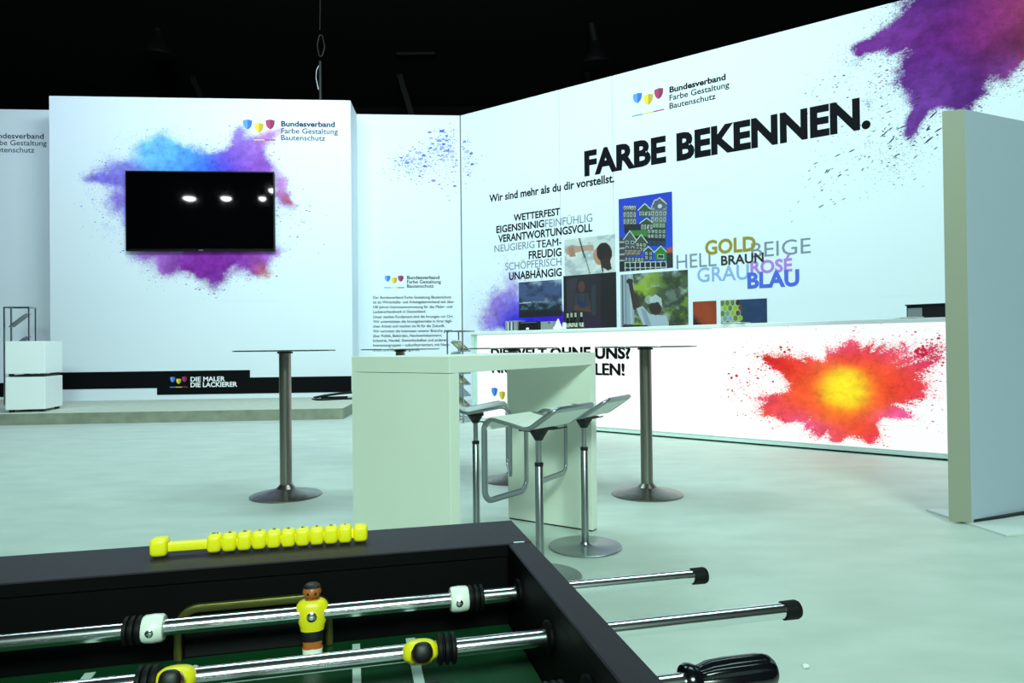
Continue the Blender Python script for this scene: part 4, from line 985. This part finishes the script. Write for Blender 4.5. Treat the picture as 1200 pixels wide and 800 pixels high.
# ---- scrap on the floor
p = onz(944.5, 782.5, 0); t = empty('paper_scrap', p, .3, 'tiny crumpled white scrap on the floor at the lower right', 'scrap')
MB().lathe([(.004, .001), (.011, .004), (.009, .011), (.003, .014)], 7, mod=lambda t_, z: 1+.35*math.sin(2*t_+z*300)).build('crumpled_paper', M_paper, t)

# ------------------------------------------------------------------ hall above: chain, ducts, lamps
top = STG.pt(STG.uv(375, 113)[0], HW, -dep/2); yc = top.y
t = empty('hoist_cable', Vector((ony(375.5, 110, yc).x, yc, HW-.08)), 0, 'rigging cable with a shackle hanging above the stage wall', 'cable')
MB().sweep([(0, 0, 0), (0, 0, 1.05)], circ(.03, 10)).build('rod_sleeve', M_darkm, t, 50)
b = MB(); b.sweep(fillet([(-.04, 0, .45), (-.09, 0, .7), (-.08, 0, .85), (0, 0, 1.02)], .1), circ(.01, 6)); b.build('safety_wire', M_alu, t, 50)
b = MB(); b.sweep(fillet([(0, 0, 1.03), (.1, 0, 1.35), (.02, 0, 1.75), (-.06, 0, 1.4)], .12, closed=True), circ(.013, 6), closed=True, up=(0, 1, 0)); b.build('shackle', M_darkm, t, 50)
MB().sweep([(.0, 0, 1.72), (.1, 0, 12.5-HW+.08)], circ(.012, 6)).build('steel_wire', M_darkm, t, 50)
M_duct = mat('duct_metal', '141518', .55)
def duct(pts, r, label, dome=None):
    Pn = [ony(px, py, 24) for px, py in pts]; c_ = Pn[0]
    t = empty('ceiling_duct', c_, 0, label, 'duct', 'ventilation ducts under the hall roof')
    MB().sweep(fillet([p-c_ for p in Pn], .5, n=6), circ(r, 16)).build('pipe', M_duct, t, 50)
    e = Pn[-1]-c_
    MB().lathe([(r, .1), (r*1.6, -.25), (r*3.2, -.6), (r*3.2, -.75), (r*1.2, -.8)], 28, M=Matrix.Translation(e)).build('outlet_dome', M_duct, t, 50)
    MB().sweep([(Pn[0]-c_), (Pn[0]-c_)+Vector((0, 0, 12.5-Pn[0].z))], circ(.03, 8)).build('hanger', M_duct, t, 50)
    return t
duct([(30, 4), (180, 4), (186, 42)], .17, 'dim round duct ending in a dome over the left wall')
duct([(585, 12), (690, 13), (698, 52)], .17, 'dim round duct ending in a dome above the wall corner')
def strip(px0, px1, py, label):
    a, c_ = ony(px0, py, 26), ony(px1, py, 26); t = empty('strip_light', a, 0, label, 'lamp', 'unlit strip lights under the roof')
    MB().box(((c_-a).x/2, 0, 0), ((c_-a).x, .12, .1)).build('housing', M_duct, t); MB().box(((c_-a).x/2, -.062, -.01), ((c_-a).x*.96, .02, .05)).build('diffuser', M_duct, t)
    MB().box(((c_-a).x/2, 0, (12.5-a.z)/2+.05), (.03, .03, 12.5-a.z-.1)).build('hanger', M_duct, t)
strip(465, 510, 63.5, 'short strip light above the stage wall and corner'); strip(3, 42, 58, 'strip light at far left above the left wall'); strip(555, 570, 12.5, 'shortest strip light near the top middle')
for k, (xa, xb) in enumerate(((-13, -10), (-4.5, -2.4), (3.2, 4.6), (9, 12))):
    t = empty('roof_truss', (xa, 28, 0), 0, ('dim slanted roof girder in the dark hall, far left', 'dim slanted roof girder left of the hanging cable', 'dim slanted roof girder above the corner', 'dim slanted roof girder behind the long wall')[k], 'girder', 'roof girders in the dark')
    b = MB(); b.sweep([(0, 0, 12.4), (xb-xa, 0, 5.2)], rect(.22, .22)); b.build('girder', M_darkm, t)
    b = MB(); b.sweep([(xb-xa, 0, 5.2), (xb-xa, 0, .01)], rect(.24, .24)); b.build('post', M_darkm, t)

# lit hall lamps behind the photographer (mirrored in the television)
M_lamp = mat('lamp_glow', 'F4FFFF', .5, emit=60)
def mirror_lamp(px, py, z=8.8):
    d = ray(px, py); s_ = STG.o+STG.n*.087; k = (s_-EYE).dot(STG.n)/d.dot(STG.n); h_ = EYE+d*k; r2 = d-STG.n*2*d.dot(STG.n)
    return h_+r2*((z-h_.z)/r2.z)
for (px, py, r, lb) in ((222, 231, .28, 'hall lamp behind the photographer, reflected left in the television'), (265, 231, .24, 'hall lamp behind the photographer, reflected in the middle of the television'), (307.5, 231, .16, 'small hall lamp behind the photographer, reflected right in the television'), (320, 221.5, .2, 'hall lamp behind the photographer, reflected at the television right edge')):
    p = mirror_lamp(px, py); print('lamp', p)
    t = empty('high_bay_lamp', p, 0, lb, 'lamp')
    MB().lathe([(r*1.1, -.02), (r*1.15, .0), (r*.6, .35), (.08, .45)], 24).build('reflector', M_darkm, t, 40)
    MB().lathe([(r, -.05), (r*.9, -.1), (r*.4, -.16), (.01, -.18)], 24).build('bulb_lens', M_lamp, t, 40)
    MB().sweep([(0, 0, .4), (0, 0, 12.5-p.z)], circ(.01, 6)).build('pendant_cable', M_darkm, t)
